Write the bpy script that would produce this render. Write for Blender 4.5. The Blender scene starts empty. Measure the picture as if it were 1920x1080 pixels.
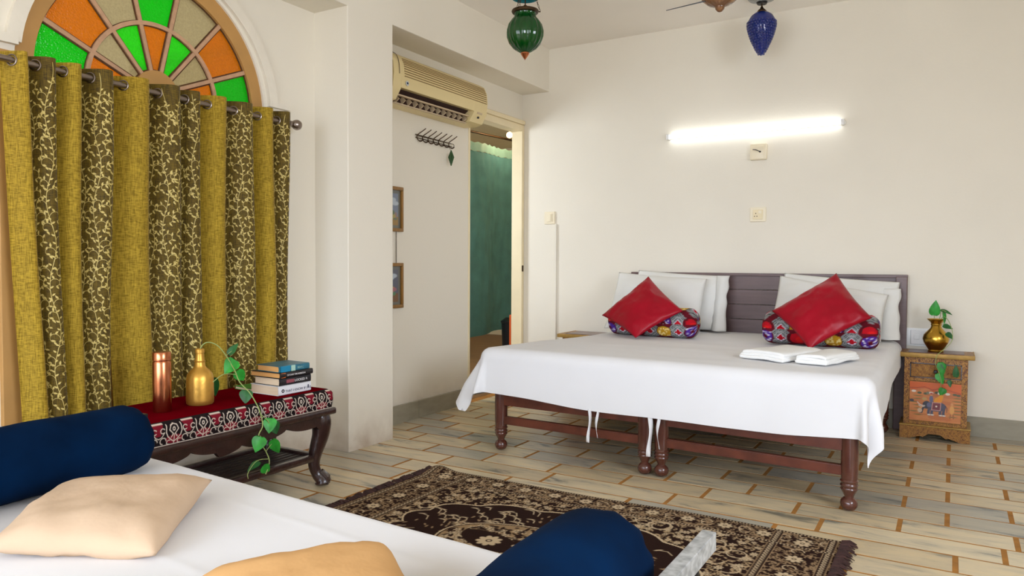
import bpy, bmesh, math, random
import numpy as np
from math import sin, cos, pi, radians, hypot
from mathutils import Vector, Matrix, noise

random.seed(7)
C = bpy.context.scene.collection
SC = bpy.context.scene

# ------------------------------------------------------------------ camera
yaw, pitch, roll = radians(-30.94), radians(1.95), radians(0.258)
fw = Vector((sin(yaw) * cos(pitch), cos(yaw) * cos(pitch), -sin(pitch)))
rt = Vector((cos(yaw), -sin(yaw), 0))
up = rt.cross(fw)
r2 = cos(roll) * rt + sin(roll) * up
u2 = -sin(roll) * rt + cos(roll) * up
cam = bpy.data.objects.new('camera', bpy.data.cameras.new('camera'))
C.objects.link(cam)
m = Matrix((r2, u2, -fw)).transposed().to_4x4()
m.translation = Vector((0, 0, 1.05))
cam.matrix_world = m
cam.data.sensor_width = 36
cam.data.lens = 1379.75 / 1920 * 36
cam.data.clip_start = 0.02
SC.camera = cam

# ------------------------------------------------------------------ world, lights, exposure
W = bpy.data.worlds.new('world')
SC.world = W
W.use_nodes = True
nt = W.node_tree
bg = nt.nodes['Background']
tc = nt.nodes.new('ShaderNodeTexCoord')
sx = nt.nodes.new('ShaderNodeSeparateXYZ')
rp = nt.nodes.new('ShaderNodeValToRGB')
rp.color_ramp.elements[0].position = 0.49
rp.color_ramp.elements[0].color = (0.32, 0.30, 0.26, 1)
rp.color_ramp.elements[1].position = 0.53
rp.color_ramp.elements[1].color = (0.80, 0.88, 1.0, 1)
mp = nt.nodes.new('ShaderNodeMath'); mp.operation = 'MULTIPLY_ADD'
mp.inputs[1].default_value = 0.5; mp.inputs[2].default_value = 0.5
nt.links.new(tc.outputs['Generated'], sx.inputs[0])
nt.links.new(sx.outputs['Z'], mp.inputs[0])
nt.links.new(mp.outputs[0], rp.inputs[0])
nt.links.new(rp.outputs[0], bg.inputs[0])
bg.inputs[1].default_value = 3.2


def area(name, loc, rot, sx_, sy_, power, col):
    l = bpy.data.lights.new(name, 'AREA')
    l.shape = 'RECTANGLE'; l.size = sx_; l.size_y = sy_; l.energy = power; l.color = col
    o = bpy.data.objects.new(name, l); C.objects.link(o)
    o.location = loc; o.rotation_euler = rot
    return o


# daylight through the big window in the left wall beside the camera, and fill lamps added behind it and to the right
def aim(o, d): o.rotation_euler = Vector(d).to_track_quat('-Z', 'Y').to_euler(); return o
o = aim(area('window_daylight', (-2.98, -2.0, 1.40), (0, 0, 0), 1.9, 1.7, 25, (0.84, 0.94, 1.08)), (.75, .6, -.16)); o.data.spread = radians(140)
o = aim(area('rear_fill', (-.9, -3.42, 2.05), (0, 0, 0), 3.3, .8, 24, (0.80, 0.92, 1.12)), (0, 1, -.55)); o.data.spread = radians(84)  # added fill behind the camera, evens the light towards the back wall
o = aim(area('side_fill', (2.24, .9, 1.75), (0, 0, 0), 1.8, 1.1, 56, (0.86, 0.94, 1.08)), (-1, .15, -.15)); o.data.spread = radians(150)  # added fill from the unseen right side, brightens left wall and column
o = aim(area('rear_low_fill', (-.9, -3.42, 1.0), (0, 0, 0), 3.3, 1.2, 34, (0.86, 0.94, 1.08)), (0, 1, -.2)); o.data.spread = radians(120)  # second added fill behind the camera, set lower
sun = bpy.data.objects.new('sun', bpy.data.lights.new('sun', 'SUN')); C.objects.link(sun)
sun.data.energy = 6.0; sun.data.angle = radians(1.5); sun.data.color = (1, .93, .82)
sun.rotation_euler = Vector((0.16, -0.07, -0.98)).to_track_quat('-Z', 'Y').to_euler()

SC.view_settings.view_transform = 'Standard'
SC.view_settings.look = 'None'
SC.view_settings.gamma = 1
SC.view_settings.use_curve_mapping = False
SC.view_settings.exposure = 0.17
SC.cycles.use_denoising = True
SC.cycles.max_bounces = 8
SC.cycles.diffuse_bounces = 5
SC.cycles.transparent_max_bounces = 12
SC.cycles.caustics_reflective = False
SC.cycles.caustics_refractive = False
SC.cycles.sample_clamp_indirect = 6


# ------------------------------------------------------------------ materials
def srgb(r, g, b):
    f = lambda c: (c / 255 / 12.92) if c / 255 <= 0.04045 else ((c / 255 + 0.055) / 1.055) ** 2.4
    return (f(r), f(g), f(b), 1)


def mat(name, col, rough=0.6, metal=0.0, var=0.0, vscale=5.0, bump=0.0, bscale=40.0, vcol=None, spec=0.5,
        sheen=0.0, coat=0.0, stretch=None, emit=None, estr=0.0, detail=4.0):
    mt = bpy.data.materials.new(name)
    mt.use_nodes = True
    n = mt.node_tree; b = n.nodes['Principled BSDF']
    b.inputs['Base Color'].default_value = col
    b.inputs['Roughness'].default_value = rough
    b.inputs['Metallic'].default_value = metal
    b.inputs['Specular IOR Level'].default_value = spec
    b.inputs['Sheen Weight'].default_value = sheen
    b.inputs['Coat Weight'].default_value = coat
    if emit:
        b.inputs['Emission Color'].default_value = emit
        b.inputs['Emission Strength'].default_value = estr
    if var > 0 or bump > 0:
        t = n.nodes.new('ShaderNodeTexCoord'); mpn = n.nodes.new('ShaderNodeMapping')
        n.links.new(t.outputs['Object'], mpn.inputs[0])
        if stretch: mpn.inputs['Scale'].default_value = stretch
    if var > 0:
        no = n.nodes.new('ShaderNodeTexNoise'); no.inputs['Scale'].default_value = vscale
        no.inputs['Detail'].default_value = detail
        n.links.new(mpn.outputs[0], no.inputs['Vector'])
        ra = n.nodes.new('ShaderNodeValToRGB')
        ra.color_ramp.elements[0].position = 0.32; ra.color_ramp.elements[1].position = 0.68
        c2 = vcol if vcol else tuple(min(1, c * (1 + var)) for c in col[:3]) + (1,)
        c1 = col if vcol else tuple(c * (1 - var) for c in col[:3]) + (1,)
        ra.color_ramp.elements[0].color = c1; ra.color_ramp.elements[1].color = c2
        n.links.new(no.outputs['Fac'], ra.inputs[0]); n.links.new(ra.outputs[0], b.inputs['Base Color'])
    if bump > 0:
        nb = n.nodes.new('ShaderNodeTexNoise'); nb.inputs['Scale'].default_value = bscale
        nb.inputs['Detail'].default_value = 3
        n.links.new(mpn.outputs[0], nb.inputs['Vector'])
        bp = n.nodes.new('ShaderNodeBump'); bp.inputs['Strength'].default_value = bump
        bp.inputs['Distance'].default_value = 0.01
        n.links.new(nb.outputs['Fac'], bp.inputs['Height']); n.links.new(bp.outputs[0], b.inputs['Normal'])
    return mt


def attr_mat(name, rough=0.9, spec=0.2, bump=0.0, bscale=300, sheen=0.0):
    mt = mat(name, (1, 1, 1, 1), rough, spec=spec, bump=bump, bscale=bscale, sheen=sheen)
    n = mt.node_tree
    a = n.nodes.new('ShaderNodeAttribute'); a.attribute_name = 'dye'
    n.links.new(a.outputs['Color'], n.nodes['Principled BSDF'].inputs['Base Color'])
    return mt


def glass_mat(name, col, gloss=0.15, trans=0.5, rough=0.05, bumps=0.0, bscale=120, tint=None):
    """tinted pane: light passes tinted (transparent + translucent) under a gloss"""
    mt = bpy.data.materials.new(name); mt.use_nodes = True
    n = mt.node_tree
    for x in list(n.nodes):
        if x.type != 'OUTPUT_MATERIAL': n.nodes.remove(x)
    out = [x for x in n.nodes if x.type == 'OUTPUT_MATERIAL'][0]
    tl = n.nodes.new('ShaderNodeBsdfTranslucent'); tl.inputs[0].default_value = col
    tp = n.nodes.new('ShaderNodeBsdfTransparent'); tp.inputs[0].default_value = tint or col
    gl = n.nodes.new('ShaderNodeBsdfGlossy'); gl.inputs['Roughness'].default_value = rough
    df = n.nodes.new('ShaderNodeBsdfDiffuse'); df.inputs[0].default_value = col
    m0 = n.nodes.new('ShaderNodeMixShader'); m0.inputs[0].default_value = 0.25
    m1 = n.nodes.new('ShaderNodeMixShader'); m1.inputs[0].default_value = trans
    m2 = n.nodes.new('ShaderNodeMixShader')
    fr = n.nodes.new('ShaderNodeFresnel'); fr.inputs[0].default_value = 1.0 + gloss * 3
    n.links.new(tl.outputs[0], m0.inputs[1]); n.links.new(df.outputs[0], m0.inputs[2])
    n.links.new(m0.outputs[0], m1.inputs[1]); n.links.new(tp.outputs[0], m1.inputs[2])
    n.links.new(fr.outputs[0], m2.inputs[0]); n.links.new(m1.outputs[0], m2.inputs[1]); n.links.new(gl.outputs[0], m2.inputs[2])
    n.links.new(m2.outputs[0], out.inputs[0])
    if bumps:
        t = n.nodes.new('ShaderNodeTexCoord'); nb = n.nodes.new('ShaderNodeTexVoronoi'); nb.inputs['Scale'].default_value = bscale
        n.links.new(t.outputs['Object'], nb.inputs['Vector'])
        bp = n.nodes.new('ShaderNodeBump'); bp.inputs['Strength'].default_value = bumps; bp.inputs['Distance'].default_value = 0.004
        n.links.new(nb.outputs['Distance'], bp.inputs['Height'])
        for s in (gl, tl): n.links.new(bp.outputs[0], s.inputs['Normal'])
        mx = n.nodes.new('ShaderNodeMixRGB'); mx.inputs[1].default_value = tuple(c * .75 for c in col[:3]) + (1,); mx.inputs[2].default_value = col
        n.links.new(nb.outputs['Distance'], mx.inputs[0]); n.links.new(mx.outputs[0], tl.inputs[0])
    return mt


M = {}
M['wall'] = mat('wall_paint', srgb(233, 226, 211), 0.75, var=0.018, vscale=2.2, bump=0.06, bscale=60, spec=0.25)
M['ceil'] = mat('ceiling_paint', srgb(242, 236, 226), 0.85, var=0.015, vscale=2, spec=0.2)
M['cream'] = mat('cream_enamel', srgb(236, 220, 182), 0.45, var=0.03, vscale=8)
M['plaster_rim'] = mat('white_plaster_rim', srgb(232, 224, 208), 0.7, var=0.03, vscale=9, bump=.1)
M['ochre'] = mat('ochre_paint', srgb(186, 140, 78), 0.55, var=0.07, vscale=6, bump=0.05)
M['muntin'] = mat('glazing_bar_paint', srgb(192, 150, 116), 0.6, var=0.1, vscale=30)
M['putty'] = mat('dark_putty', srgb(84, 50, 18), 0.8, var=0.3, vscale=60)
M['grout'] = mat('orange_grout', srgb(160, 108, 42), 0.9, var=0.2, vscale=18)
M['skirt'] = mat('grey_skirting_stone', srgb(150, 143, 124), 0.5, var=0.1, vscale=9, stretch=(1, 1, 3))
M['darkwood'] = mat('dark_red_wood', srgb(92, 46, 32), 0.32, var=0.25, vscale=14, stretch=(1, 1, 1), coat=0.25, bump=0.04)
M['legwood'] = mat('dark_turned_wood', srgb(80, 42, 32), 0.25, var=0.15, vscale=20, coat=0.5)
M['sidewood'] = mat('brown_side_rail_wood', srgb(128, 78, 40), 0.35, var=0.25, vscale=9, stretch=(6, .6, 6), coat=0.2)
M['headwood'] = mat('weathered_plank_wood', srgb(100, 78, 76), 0.45, var=0.14, vscale=9, stretch=(.6, 8, 5), coat=0.1)
M['blackwood'] = mat('carved_blackwood', srgb(46, 24, 20), 0.3, var=0.3, vscale=25, coat=0.4, bump=0.25, bscale=45)
M['shelfwood'] = mat('shelf_blackwood', srgb(36, 22, 18), 0.45, var=0.3, vscale=25)
M['sheet'] = mat('white_cotton_sheet', srgb(222, 221, 222), 0.85, var=0.012, vscale=4, bump=0.12, bscale=7, spec=0.15, sheen=0.1)
M['pillow'] = mat('white_pillowcase', srgb(224, 223, 219), 0.85, bump=0.15, bscale=8, var=0.012, spec=0.15)
M['towel'] = mat('white_terry', srgb(242, 242, 240), 0.95, bump=0.35, bscale=220, var=0.015, spec=0.1)
M['satin'] = mat('crimson_satin', srgb(152, 0, 28), 0.36, var=0.12, vscale=5, bump=0.1, bscale=14, spec=0.28)
M['velvet'] = mat('navy_velvet', srgb(0, 24, 52), 0.9, var=0.45, vscale=4, bump=0.12, bscale=14, spec=0.06)
M['beige'] = mat('beige_cushion_cotton', srgb(198, 171, 143), 0.9, var=0.05, vscale=5, bump=0.2, bscale=22, spec=0.1)
M['beige2'] = mat('golden_beige_cotton', srgb(206, 160, 106), 0.9, var=0.05, vscale=5, bump=0.2, bscale=22, spec=0.1)
M['benchred'] = mat('maroon_velvet', srgb(100, 4, 14), 0.9, var=0.15, vscale=9, bump=0.05, spec=0.0)
M['copper'] = mat('copper', srgb(196, 122, 84), 0.24, 1.0, var=0.06, vscale=40)
M['goldpaint'] = mat('gold_paint', srgb(214, 164, 74), 0.38, 0.75, var=0.14, vscale=22, bump=0.15, bscale=35)
M['brass'] = mat('brass', srgb(198, 156, 62), 0.25, 1.0, var=0.1, vscale=14)
M['steel'] = mat('brushed_steel', srgb(150, 138, 130), 0.3, 1.0)
M['darkbronze'] = mat('aged_bronze', srgb(70, 52, 34), 0.45, 0.8, var=0.25, vscale=50)
M['galv'] = mat('galvanised_steel', srgb(170, 172, 172), 0.42, 0.35, var=0.28, vscale=70, detail=1)
M['black'] = mat('black_metal', srgb(22, 22, 24), 0.35, 0.3)
M['acplastic'] = mat('aged_cream_plastic', srgb(226, 206, 152), 0.38, var=0.02, vscale=3)
M['acdark'] = mat('dark_recess', srgb(58, 34, 26), 0.7)
M['acvane'] = mat('vane_plastic', srgb(196, 174, 142), 0.45)
M['plate'] = mat('switch_plastic', srgb(238, 226, 198), 0.35)
M['whiteplastic'] = mat('white_plastic', srgb(238, 238, 236), 0.35)
M['tube'] = mat('tube_glow', (1, 1, 1, 1), 0.3, emit=(0.93, 0.97, 1.0, 1), estr=4.5)
M['bulb'] = mat('bulb_glow', (1, .8, .5, 1), 0.3, emit=(1.0, 0.55, 0.22, 1), estr=8)
M['stem'] = mat('pale_green_stem', srgb(146, 160, 92), 0.6)
M['stem2'] = mat('green_stem', srgb(70, 110, 50), 0.6)
M['leaf'] = mat('pothos_leaf', srgb(42, 142, 44), 0.42, var=0.3, vscale=30, spec=0.4)
M['darkleaf'] = mat('dark_pothos_leaf', srgb(34, 92, 40), 0.45, var=0.3, vscale=30, spec=0.4)
M['paper'] = mat('book_pages', srgb(232, 208, 176), 0.9, var=0.06, vscale=90, stretch=(.2, .2, 8))
M['paper2'] = mat('yellowed_pages', srgb(222, 164, 96), 0.9, var=0.08, vscale=90, stretch=(.2, .2, 8))
M['bathwall'] = mat('bathroom_wall', srgb(226, 212, 176), 0.7, var=0.03, vscale=3)
M['bathfloor'] = mat('bathroom_floor', srgb(128, 92, 56), 0.5, var=0.12, vscale=6)
M['teal'] = mat('teal_shower_cloth', srgb(94, 150, 158), 0.5, var=0.12, vscale=7, bump=0.5, bscale=9, spec=0.4)
M['tealpale'] = mat('pale_teal_hem', srgb(140, 186, 180), 0.5, var=0.06, vscale=12, bump=.2, bscale=12)
M['orange'] = mat('orange_plastic', srgb(204, 84, 28), 0.4)
M['framewood'] = mat('honey_frame_wood', srgb(142, 100, 40), 0.4, var=0.2, vscale=20, stretch=(6, 6, 1))
M['attr'] = attr_mat('dyed_pattern', bump=0.1)
M['rug'] = attr_mat('woven_rug', rough=0.95, spec=0.05, bump=0.3, bscale=260)
M['gloss_attr'] = attr_mat('painted_panel', rough=0.35, spec=0.5)
M['fringe'] = mat('rug_fringe', srgb(58, 34, 30), 0.95, var=0.3, vscale=40)
M['dullgilt'] = mat('dull_gilt', srgb(164, 128, 62), 0.5, 0.3, var=.15, vscale=30)
M['filigree'] = None


def filigree():
    mt = mat('gold_filigree', srgb(140, 92, 36), 0.4, 0.2)
    n = mt.node_tree; b = n.nodes['Principled BSDF']
    t = n.nodes.new('ShaderNodeTexCoord')
    v = n.nodes.new('ShaderNodeTexVoronoi'); v.inputs['Scale'].default_value = 58; v.feature = 'DISTANCE_TO_EDGE'
    no = n.nodes.new('ShaderNodeTexNoise'); no.inputs['Scale'].default_value = 40
    mxv = n.nodes.new('ShaderNodeMixRGB'); mxv.inputs[0].default_value = 0.05
    n.links.new(t.outputs['Object'], mxv.inputs[1]); n.links.new(no.outputs['Color'], mxv.inputs[2])
    n.links.new(mxv.outputs[0], v.inputs['Vector'])
    r = n.nodes.new('ShaderNodeValToRGB')
    r.color_ramp.elements[0].position = 0.03; r.color_ramp.elements[0].color = srgb(190, 136, 54)
    r.color_ramp.elements[1].position = 0.13; r.color_ramp.elements[1].color = srgb(92, 48, 18)
    n.links.new(v.outputs['Distance'], r.inputs[0]); n.links.new(r.outputs[0], b.inputs['Base Color'])
    bp = n.nodes.new('ShaderNodeBump'); bp.inputs['Strength'].default_value = 0.4; bp.inputs['Distance'].default_value = 0.003
    bp.invert = True
    n.links.new(v.outputs['Distance'], bp.inputs['Height']); n.links.new(bp.outputs[0], b.inputs['Normal'])
    return mt


M['filigree'] = filigree()


def stained_wall():
    # cream paint with brown damp stains along the foot of the wall
    mt = mat('damp_stained_paint', srgb(233, 226, 211), 0.75, bump=0.06, bscale=60, spec=0.25)
    n = mt.node_tree; b = n.nodes['Principled BSDF']
    t = n.nodes.new('ShaderNodeTexCoord'); sp = n.nodes.new('ShaderNodeSeparateXYZ'); n.links.new(t.outputs['Object'], sp.inputs[0])
    mr = n.nodes.new('ShaderNodeMapRange'); mr.inputs['From Min'].default_value = .30; mr.inputs['From Max'].default_value = -.02
    n.links.new(sp.outputs['Z'], mr.inputs['Value'])
    no = n.nodes.new('ShaderNodeTexNoise'); no.inputs['Scale'].default_value = 9; no.inputs['Detail'].default_value = 6
    n.links.new(t.outputs['Object'], no.inputs['Vector'])
    m1 = n.nodes.new('ShaderNodeMath'); m1.operation = 'POWER'; m1.inputs[1].default_value = 1.6; n.links.new(mr.outputs[0], m1.inputs[0])
    m2 = n.nodes.new('ShaderNodeMath'); m2.operation = 'MULTIPLY'; n.links.new(m1.outputs[0], m2.inputs[0]); n.links.new(no.outputs['Fac'], m2.inputs[1])
    mx = n.nodes.new('ShaderNodeMixRGB'); mx.inputs[1].default_value = srgb(233, 226, 211); mx.inputs[2].default_value = srgb(128, 92, 50)
    n.links.new(m2.outputs[0], mx.inputs[0]); n.links.new(mx.outputs[0], b.inputs['Base Color'])
    return mt


M['stained'] = stained_wall()


def tile_mat():
    mt = mat('marble_tile', srgb(200, 190, 168), 0.33, spec=0.4)
    n = mt.node_tree; b = n.nodes['Principled BSDF']
    oi = n.nodes.new('ShaderNodeObjectInfo'); t = n.nodes.new('ShaderNodeTexCoord')
    add = n.nodes.new('ShaderNodeVectorMath'); add.operation = 'ADD'
    sc = n.nodes.new('ShaderNodeMath'); sc.operation = 'MULTIPLY'; sc.inputs[1].default_value = 57
    n.links.new(oi.outputs['Random'], sc.inputs[0])
    n.links.new(t.outputs['Object'], add.inputs[0]); n.links.new(sc.outputs[0], add.inputs[1])
    mpn = n.nodes.new('ShaderNodeMapping'); mpn.inputs['Scale'].default_value = (1.3, 5.5, 1); mpn.inputs['Rotation'].default_value = (0, 0, .12)
    n.links.new(add.outputs[0], mpn.inputs[0])
    no = n.nodes.new('ShaderNodeTexNoise'); no.inputs['Scale'].default_value = 2.4; no.inputs['Detail'].default_value = 7
    no.inputs['Roughness'].default_value = .62; no.inputs['Distortion'].default_value = 0.9
    n.links.new(mpn.outputs[0], no.inputs['Vector'])
    r = n.nodes.new('ShaderNodeValToRGB')
    e = r.color_ramp.elements
    e[0].position = 0.33; e[0].color = srgb(128, 130, 128)
    e[1].position = 0.43; e[1].color = srgb(198, 192, 178)
    x = e.new(0.55); x.color = srgb(214, 206, 188)
    x = e.new(0.72); x.color = srgb(224, 212, 186)
    n.links.new(no.outputs['Fac'], r.inputs[0])
    r2_ = n.nodes.new('ShaderNodeValToRGB')
    e = r2_.color_ramp.elements
    e[0].color = srgb(206, 208, 208); e[1].color = srgb(255, 246, 226)
    x = e.new(.5); x.color = srgb(240, 226, 200)
    n.links.new(oi.outputs['Random'], r2_.inputs[0])
    mx = n.nodes.new('ShaderNodeMixRGB'); mx.blend_type = 'MULTIPLY'; mx.inputs[0].default_value = 1
    n.links.new(r.outputs[0], mx.inputs[1]); n.links.new(r2_.outputs[0], mx.inputs[2])
    n.links.new(mx.outputs[0], b.inputs['Base Color'])
    return mt


M['tile'] = tile_mat()


def fabric_mat(name, c1, c2, rough=0.7, transl=0.25, weave=True):
    mt = mat(name, c1, rough, spec=0.25, sheen=0.2)
    n = mt.node_tree; b = n.nodes['Principled BSDF']
    t = n.nodes.new('ShaderNodeTexCoord')
    def noise_(s, scale, det=2):
        mpn = n.nodes.new('ShaderNodeMapping'); mpn.inputs['Scale'].default_value = s
        n.links.new(t.outputs['Object'], mpn.inputs[0])
        no = n.nodes.new('ShaderNodeTexNoise'); no.inputs['Scale'].default_value = scale * 1.5; no.inputs['Detail'].default_value = det
        n.links.new(mpn.outputs[0], no.inputs['Vector'])
        return no.outputs['Fac']
    a, c = noise_((1, 1, .06), 260), noise_((.12, .12, 1), 260)
    ad = n.nodes.new('ShaderNodeMath'); ad.operation = 'ADD'
    n.links.new(a, ad.inputs[0]); n.links.new(c, ad.inputs[1])
    hf = n.nodes.new('ShaderNodeMath'); hf.operation = 'MULTIPLY'; hf.inputs[1].default_value = .5
    n.links.new(ad.outputs[0], hf.inputs[0])
    r = n.nodes.new('ShaderNodeValToRGB')
    r.color_ramp.elements[0].position = .38; r.color_ramp.elements[0].color = c2
    r.color_ramp.elements[1].position = .6; r.color_ramp.elements[1].color = c1
    n.links.new(hf.outputs[0], r.inputs[0]); n.links.new(r.outputs[0], b.inputs['Base Color'])
    bp = n.nodes.new('ShaderNodeBump'); bp.inputs['Strength'].default_value = .25; bp.inputs['Distance'].default_value = .004
    n.links.new(hf.outputs[0], bp.inputs['Height']); n.links.new(bp.outputs[0], b.inputs['Normal'])
    if transl:
        out = [x for x in n.nodes if x.type == 'OUTPUT_MATERIAL'][0]
        tl = n.nodes.new('ShaderNodeBsdfTranslucent'); n.links.new(r.outputs[0], tl.inputs[0])
        ms = n.nodes.new('ShaderNodeMixShader'); ms.inputs[0].default_value = transl
        n.links.new(b.outputs[0], ms.inputs[1]); n.links.new(tl.outputs[0], ms.inputs[2]); n.links.new(ms.outputs[0], out.inputs[0])
    return mt


M['curtplain'] = fabric_mat('gold_green_slub_fabric', srgb(200, 166, 50), srgb(128, 102, 10))
M['curtvine'] = fabric_mat('dark_olive_fabric', srgb(112, 90, 16), srgb(62, 47, 6), rough=.62, transl=0.12)
M['vinethread'] = mat('pale_gold_thread', srgb(200, 178, 100), 0.5, spec=0.5)
G = {'green': glass_mat('green_glass', (0.001, 0.66, 0.012, 1), .16, .22, .12, .6, tint=(.03, .9, .06, 1)),
     'lime': glass_mat('light_green_glass', (0.06, 0.78, 0.02, 1), .16, .22, .12, .6, tint=(.15, .95, .06, 1)),
     'orange': glass_mat('orange_glass', (0.82, 0.38, 0.006, 1), .16, .22, .12, .6, tint=(.9, .35, .03, 1)),
     'clear': glass_mat('smoky_clear_glass', (0.60, 0.51, 0.30, 1), .16, .22, .12, .6, tint=(.8, .7, .5, 1))}
M['lanternglass'] = glass_mat('deep_green_glass', (0.0, 0.17, 0.02, 1), .2, .25, .03, tint=(.0, .45, .05, 1))
M['blueglass'] = glass_mat('cobalt_glass', (0.003, 0.075, 0.80, 1), .28, .2, .05, tint=(.01, .08, .6, 1))
M['amberglass'] = glass_mat('amber_glass', (0.72, 0.42, 0.22, 1), .16, .35, .06, tint=(.9, .65, .4, 1))
M['tealglass'] = glass_mat('teal_glass', (0.03, 0.36, 0.42, 1), .16, .2, .06, tint=(.05, .5, .6, 1))


# ------------------------------------------------------------------ geometry helpers
def setp(o, label=None, cat=None, group=None, kind=None):
    if label: o['label'] = label
    if cat: o['category'] = cat
    if group: o['group'] = group
    if kind: o['kind'] = kind
    return o


def thing(name, loc, label, cat, group=None):
    o = bpy.data.objects.new(name, None); C.objects.link(o)
    o.empty_display_size = 0.05
    o.location = loc
    bpy.context.view_layer.update()
    return setp(o, label, cat, group)


def link(name, me, mt, parent=None, smooth=True):
    """link a mesh whose vertices are in world coordinates"""
    o = bpy.data.objects.new(name, me); C.objects.link(o)
    if mt: me.materials.append(mt)
    if smooth:
        me.polygons.foreach_set('use_smooth', [True] * len(me.polygons))
    if parent:
        o.parent = parent
        o.matrix_parent_inverse = parent.matrix_basis.inverted() if parent.parent is None else (parent.parent.matrix_basis @ parent.matrix_basis).inverted()
        if parent.type == 'MESH': o.matrix_parent_inverse = Matrix.Identity(4)
        if parent.type == 'MESH' and parent.parent: o.matrix_parent_inverse = Matrix.Identity(4)
    return o


def obj(name, bm, mt, parent=None, smooth=True, sharp=True):
    me = bpy.data.meshes.new(name)
    bmesh.ops.recalc_face_normals(bm, faces=bm.faces)
    bm.to_mesh(me); bm.free()
    o = link(name, me, mt, parent, smooth)
    if smooth and sharp:
        try: me.set_sharp_from_angle(angle=radians(38))
        except Exception: pass
    return o


def BM(): return bmesh.new()


def add_box(bm, x0, y0, z0, x1, y1, z1, bev=0.0, seg=2, M4=None):
    r = bmesh.ops.create_cube(bm, size=1)
    vs = r['verts']
    for v in vs:
        v.co = Vector((x0 + (v.co.x + .5) * (x1 - x0), y0 + (v.co.y + .5) * (y1 - y0), z0 + (v.co.z + .5) * (z1 - z0)))
    if bev > 0:
        es = list({e for v in vs for e in v.link_edges})
        bmesh.ops.bevel(bm, geom=es, offset=bev, segments=seg, affect='EDGES', profile=.5)
        vs = [v for v in bm.verts if v.is_valid and v.tag is False]
    if M4 is not None:
        bmesh.ops.transform(bm, matrix=M4, verts=[v for v in bm.verts if not v.tag])
    for v in bm.verts: v.tag = True
    return bm


def box(name, x0, y0, z0, x1, y1, z1, mt, parent=None, bev=0.0, seg=2, M4=None):
    bm = BM(); add_box(bm, x0, y0, z0, x1, y1, z1, bev, seg, M4)
    o = obj(name, bm, mt, parent)
    if bev > 0:
        md = o.modifiers.new('weighted', 'WEIGHTED_NORMAL'); md.keep_sharp = False; md.weight = 100
    return o


def add_tube(bm, pts, rad, n=8, cap=True):
    pts = [Vector(p) for p in pts]
    rads = rad if isinstance(rad, (list, tuple)) else [rad] * len(pts)
    rings = []
    t0 = (pts[1] - pts[0]).normalized()
    nrm = t0.orthogonal().normalized()
    for i, p in enumerate(pts):
        t = (pts[min(i + 1, len(pts) - 1)] - pts[max(i - 1, 0)]).normalized()
        nrm = (nrm - t * nrm.dot(t)).normalized()
        b = t.cross(nrm)
        rings.append([bm.verts.new(p + (nrm * cos(2 * pi * k / n) + b * sin(2 * pi * k / n)) * rads[i]) for k in range(n)])
    for a, b in zip(rings[:-1], rings[1:]):
        for k in range(n): bm.faces.new((a[k], a[(k + 1) % n], b[(k + 1) % n], b[k]))
    if cap:
        bm.faces.new(rings[0][::-1]); bm.faces.new(rings[-1])
    for v in bm.verts: v.tag = True
    return bm


def add_lathe(bm, cx, cy, z0, prof, n=24, mod=None, axis=None):
    """prof: list of (r, z); mod(phi, r, z)->r ; axis: Matrix applied (profile axis +Z)"""
    rings = []
    for r, z in prof:
        if r < 1e-5: rings.append([bm.verts.new((0, 0, z))])
        else:
            ring = []
            for k in range(n):
                ph = 2 * pi * k / n
                rr = mod(ph, r, z) if mod else r
                ring.append(bm.verts.new((rr * cos(ph), rr * sin(ph), z)))
            rings.append(ring)
    for a, b in zip(rings[:-1], rings[1:]):
        if len(a) == 1 and len(b) == 1: continue
        for k in range(n):
            k2 = (k + 1) % n
            if len(a) == 1: bm.faces.new((a[0], b[k2], b[k]))
            elif len(b) == 1: bm.faces.new((a[k], a[k2], b[0]))
            else: bm.faces.new((a[k], a[k2], b[k2], b[k]))
    vs = [v for r in rings for v in r]
    mm = (Matrix.Translation((cx, cy, z0)) @ axis) if axis is not None else Matrix.Translation((cx, cy, z0))
    bmesh.ops.transform(bm, matrix=mm, verts=vs)
    for v in bm.verts: v.tag = True
    return bm


def lathe(name, cx, cy, z0, prof, mt, parent=None, n=24, mod=None, axis=None):
    bm = BM(); add_lathe(bm, cx, cy, z0, prof, n, mod, axis)
    return obj(name, bm, mt, parent)


def add_prism(bm, poly, axis, a0, a1):
    """extrude a polygon (list of 2-tuples) along axis 'x','y','z' from a0 to a1"""
    def P(p, a):
        return (a, p[0], p[1]) if axis == 'x' else ((p[0], a, p[1]) if axis == 'y' else (p[0], p[1], a))
    A = [bm.verts.new(P(p, a0)) for p in poly]; B = [bm.verts.new(P(p, a1)) for p in poly]
    n = len(poly)
    for i in range(n): bm.faces.new((A[i], A[(i + 1) % n], B[(i + 1) % n], B[i]))
    bm.faces.new(A[::-1]); bm.faces.new(B)
    for v in bm.verts: v.tag = True
    return bm


def add_sphere(bm, c, r, u=16, v=10, sc=(1, 1, 1)):
    rr = bmesh.ops.create_uvsphere(bm, u_segments=u, v_segments=v, radius=1)
    for w in rr['verts']: w.co = Vector((c[0] + w.co.x * r * sc[0], c[1] + w.co.y * r * sc[1], c[2] + w.co.z * r * sc[2])); w.tag = True
    return bm


def spline(pts, k=6):
    pts = [Vector(p) for p in pts]
    out = []
    for i in range(len(pts) - 1):
        p0 = pts[max(i - 1, 0)]; p1 = pts[i]; p2 = pts[i + 1]; p3 = pts[min(i + 2, len(pts) - 1)]
        for j in range(k):
            t = j / k
            out.append(0.5 * ((2 * p1) + (p2 - p0) * t + (2 * p0 - 5 * p1 + 4 * p2 - p3) * t * t + (-p0 + 3 * p1 - 3 * p2 + p3) * t ** 3))
    out.append(pts[-1])
    return out


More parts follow.
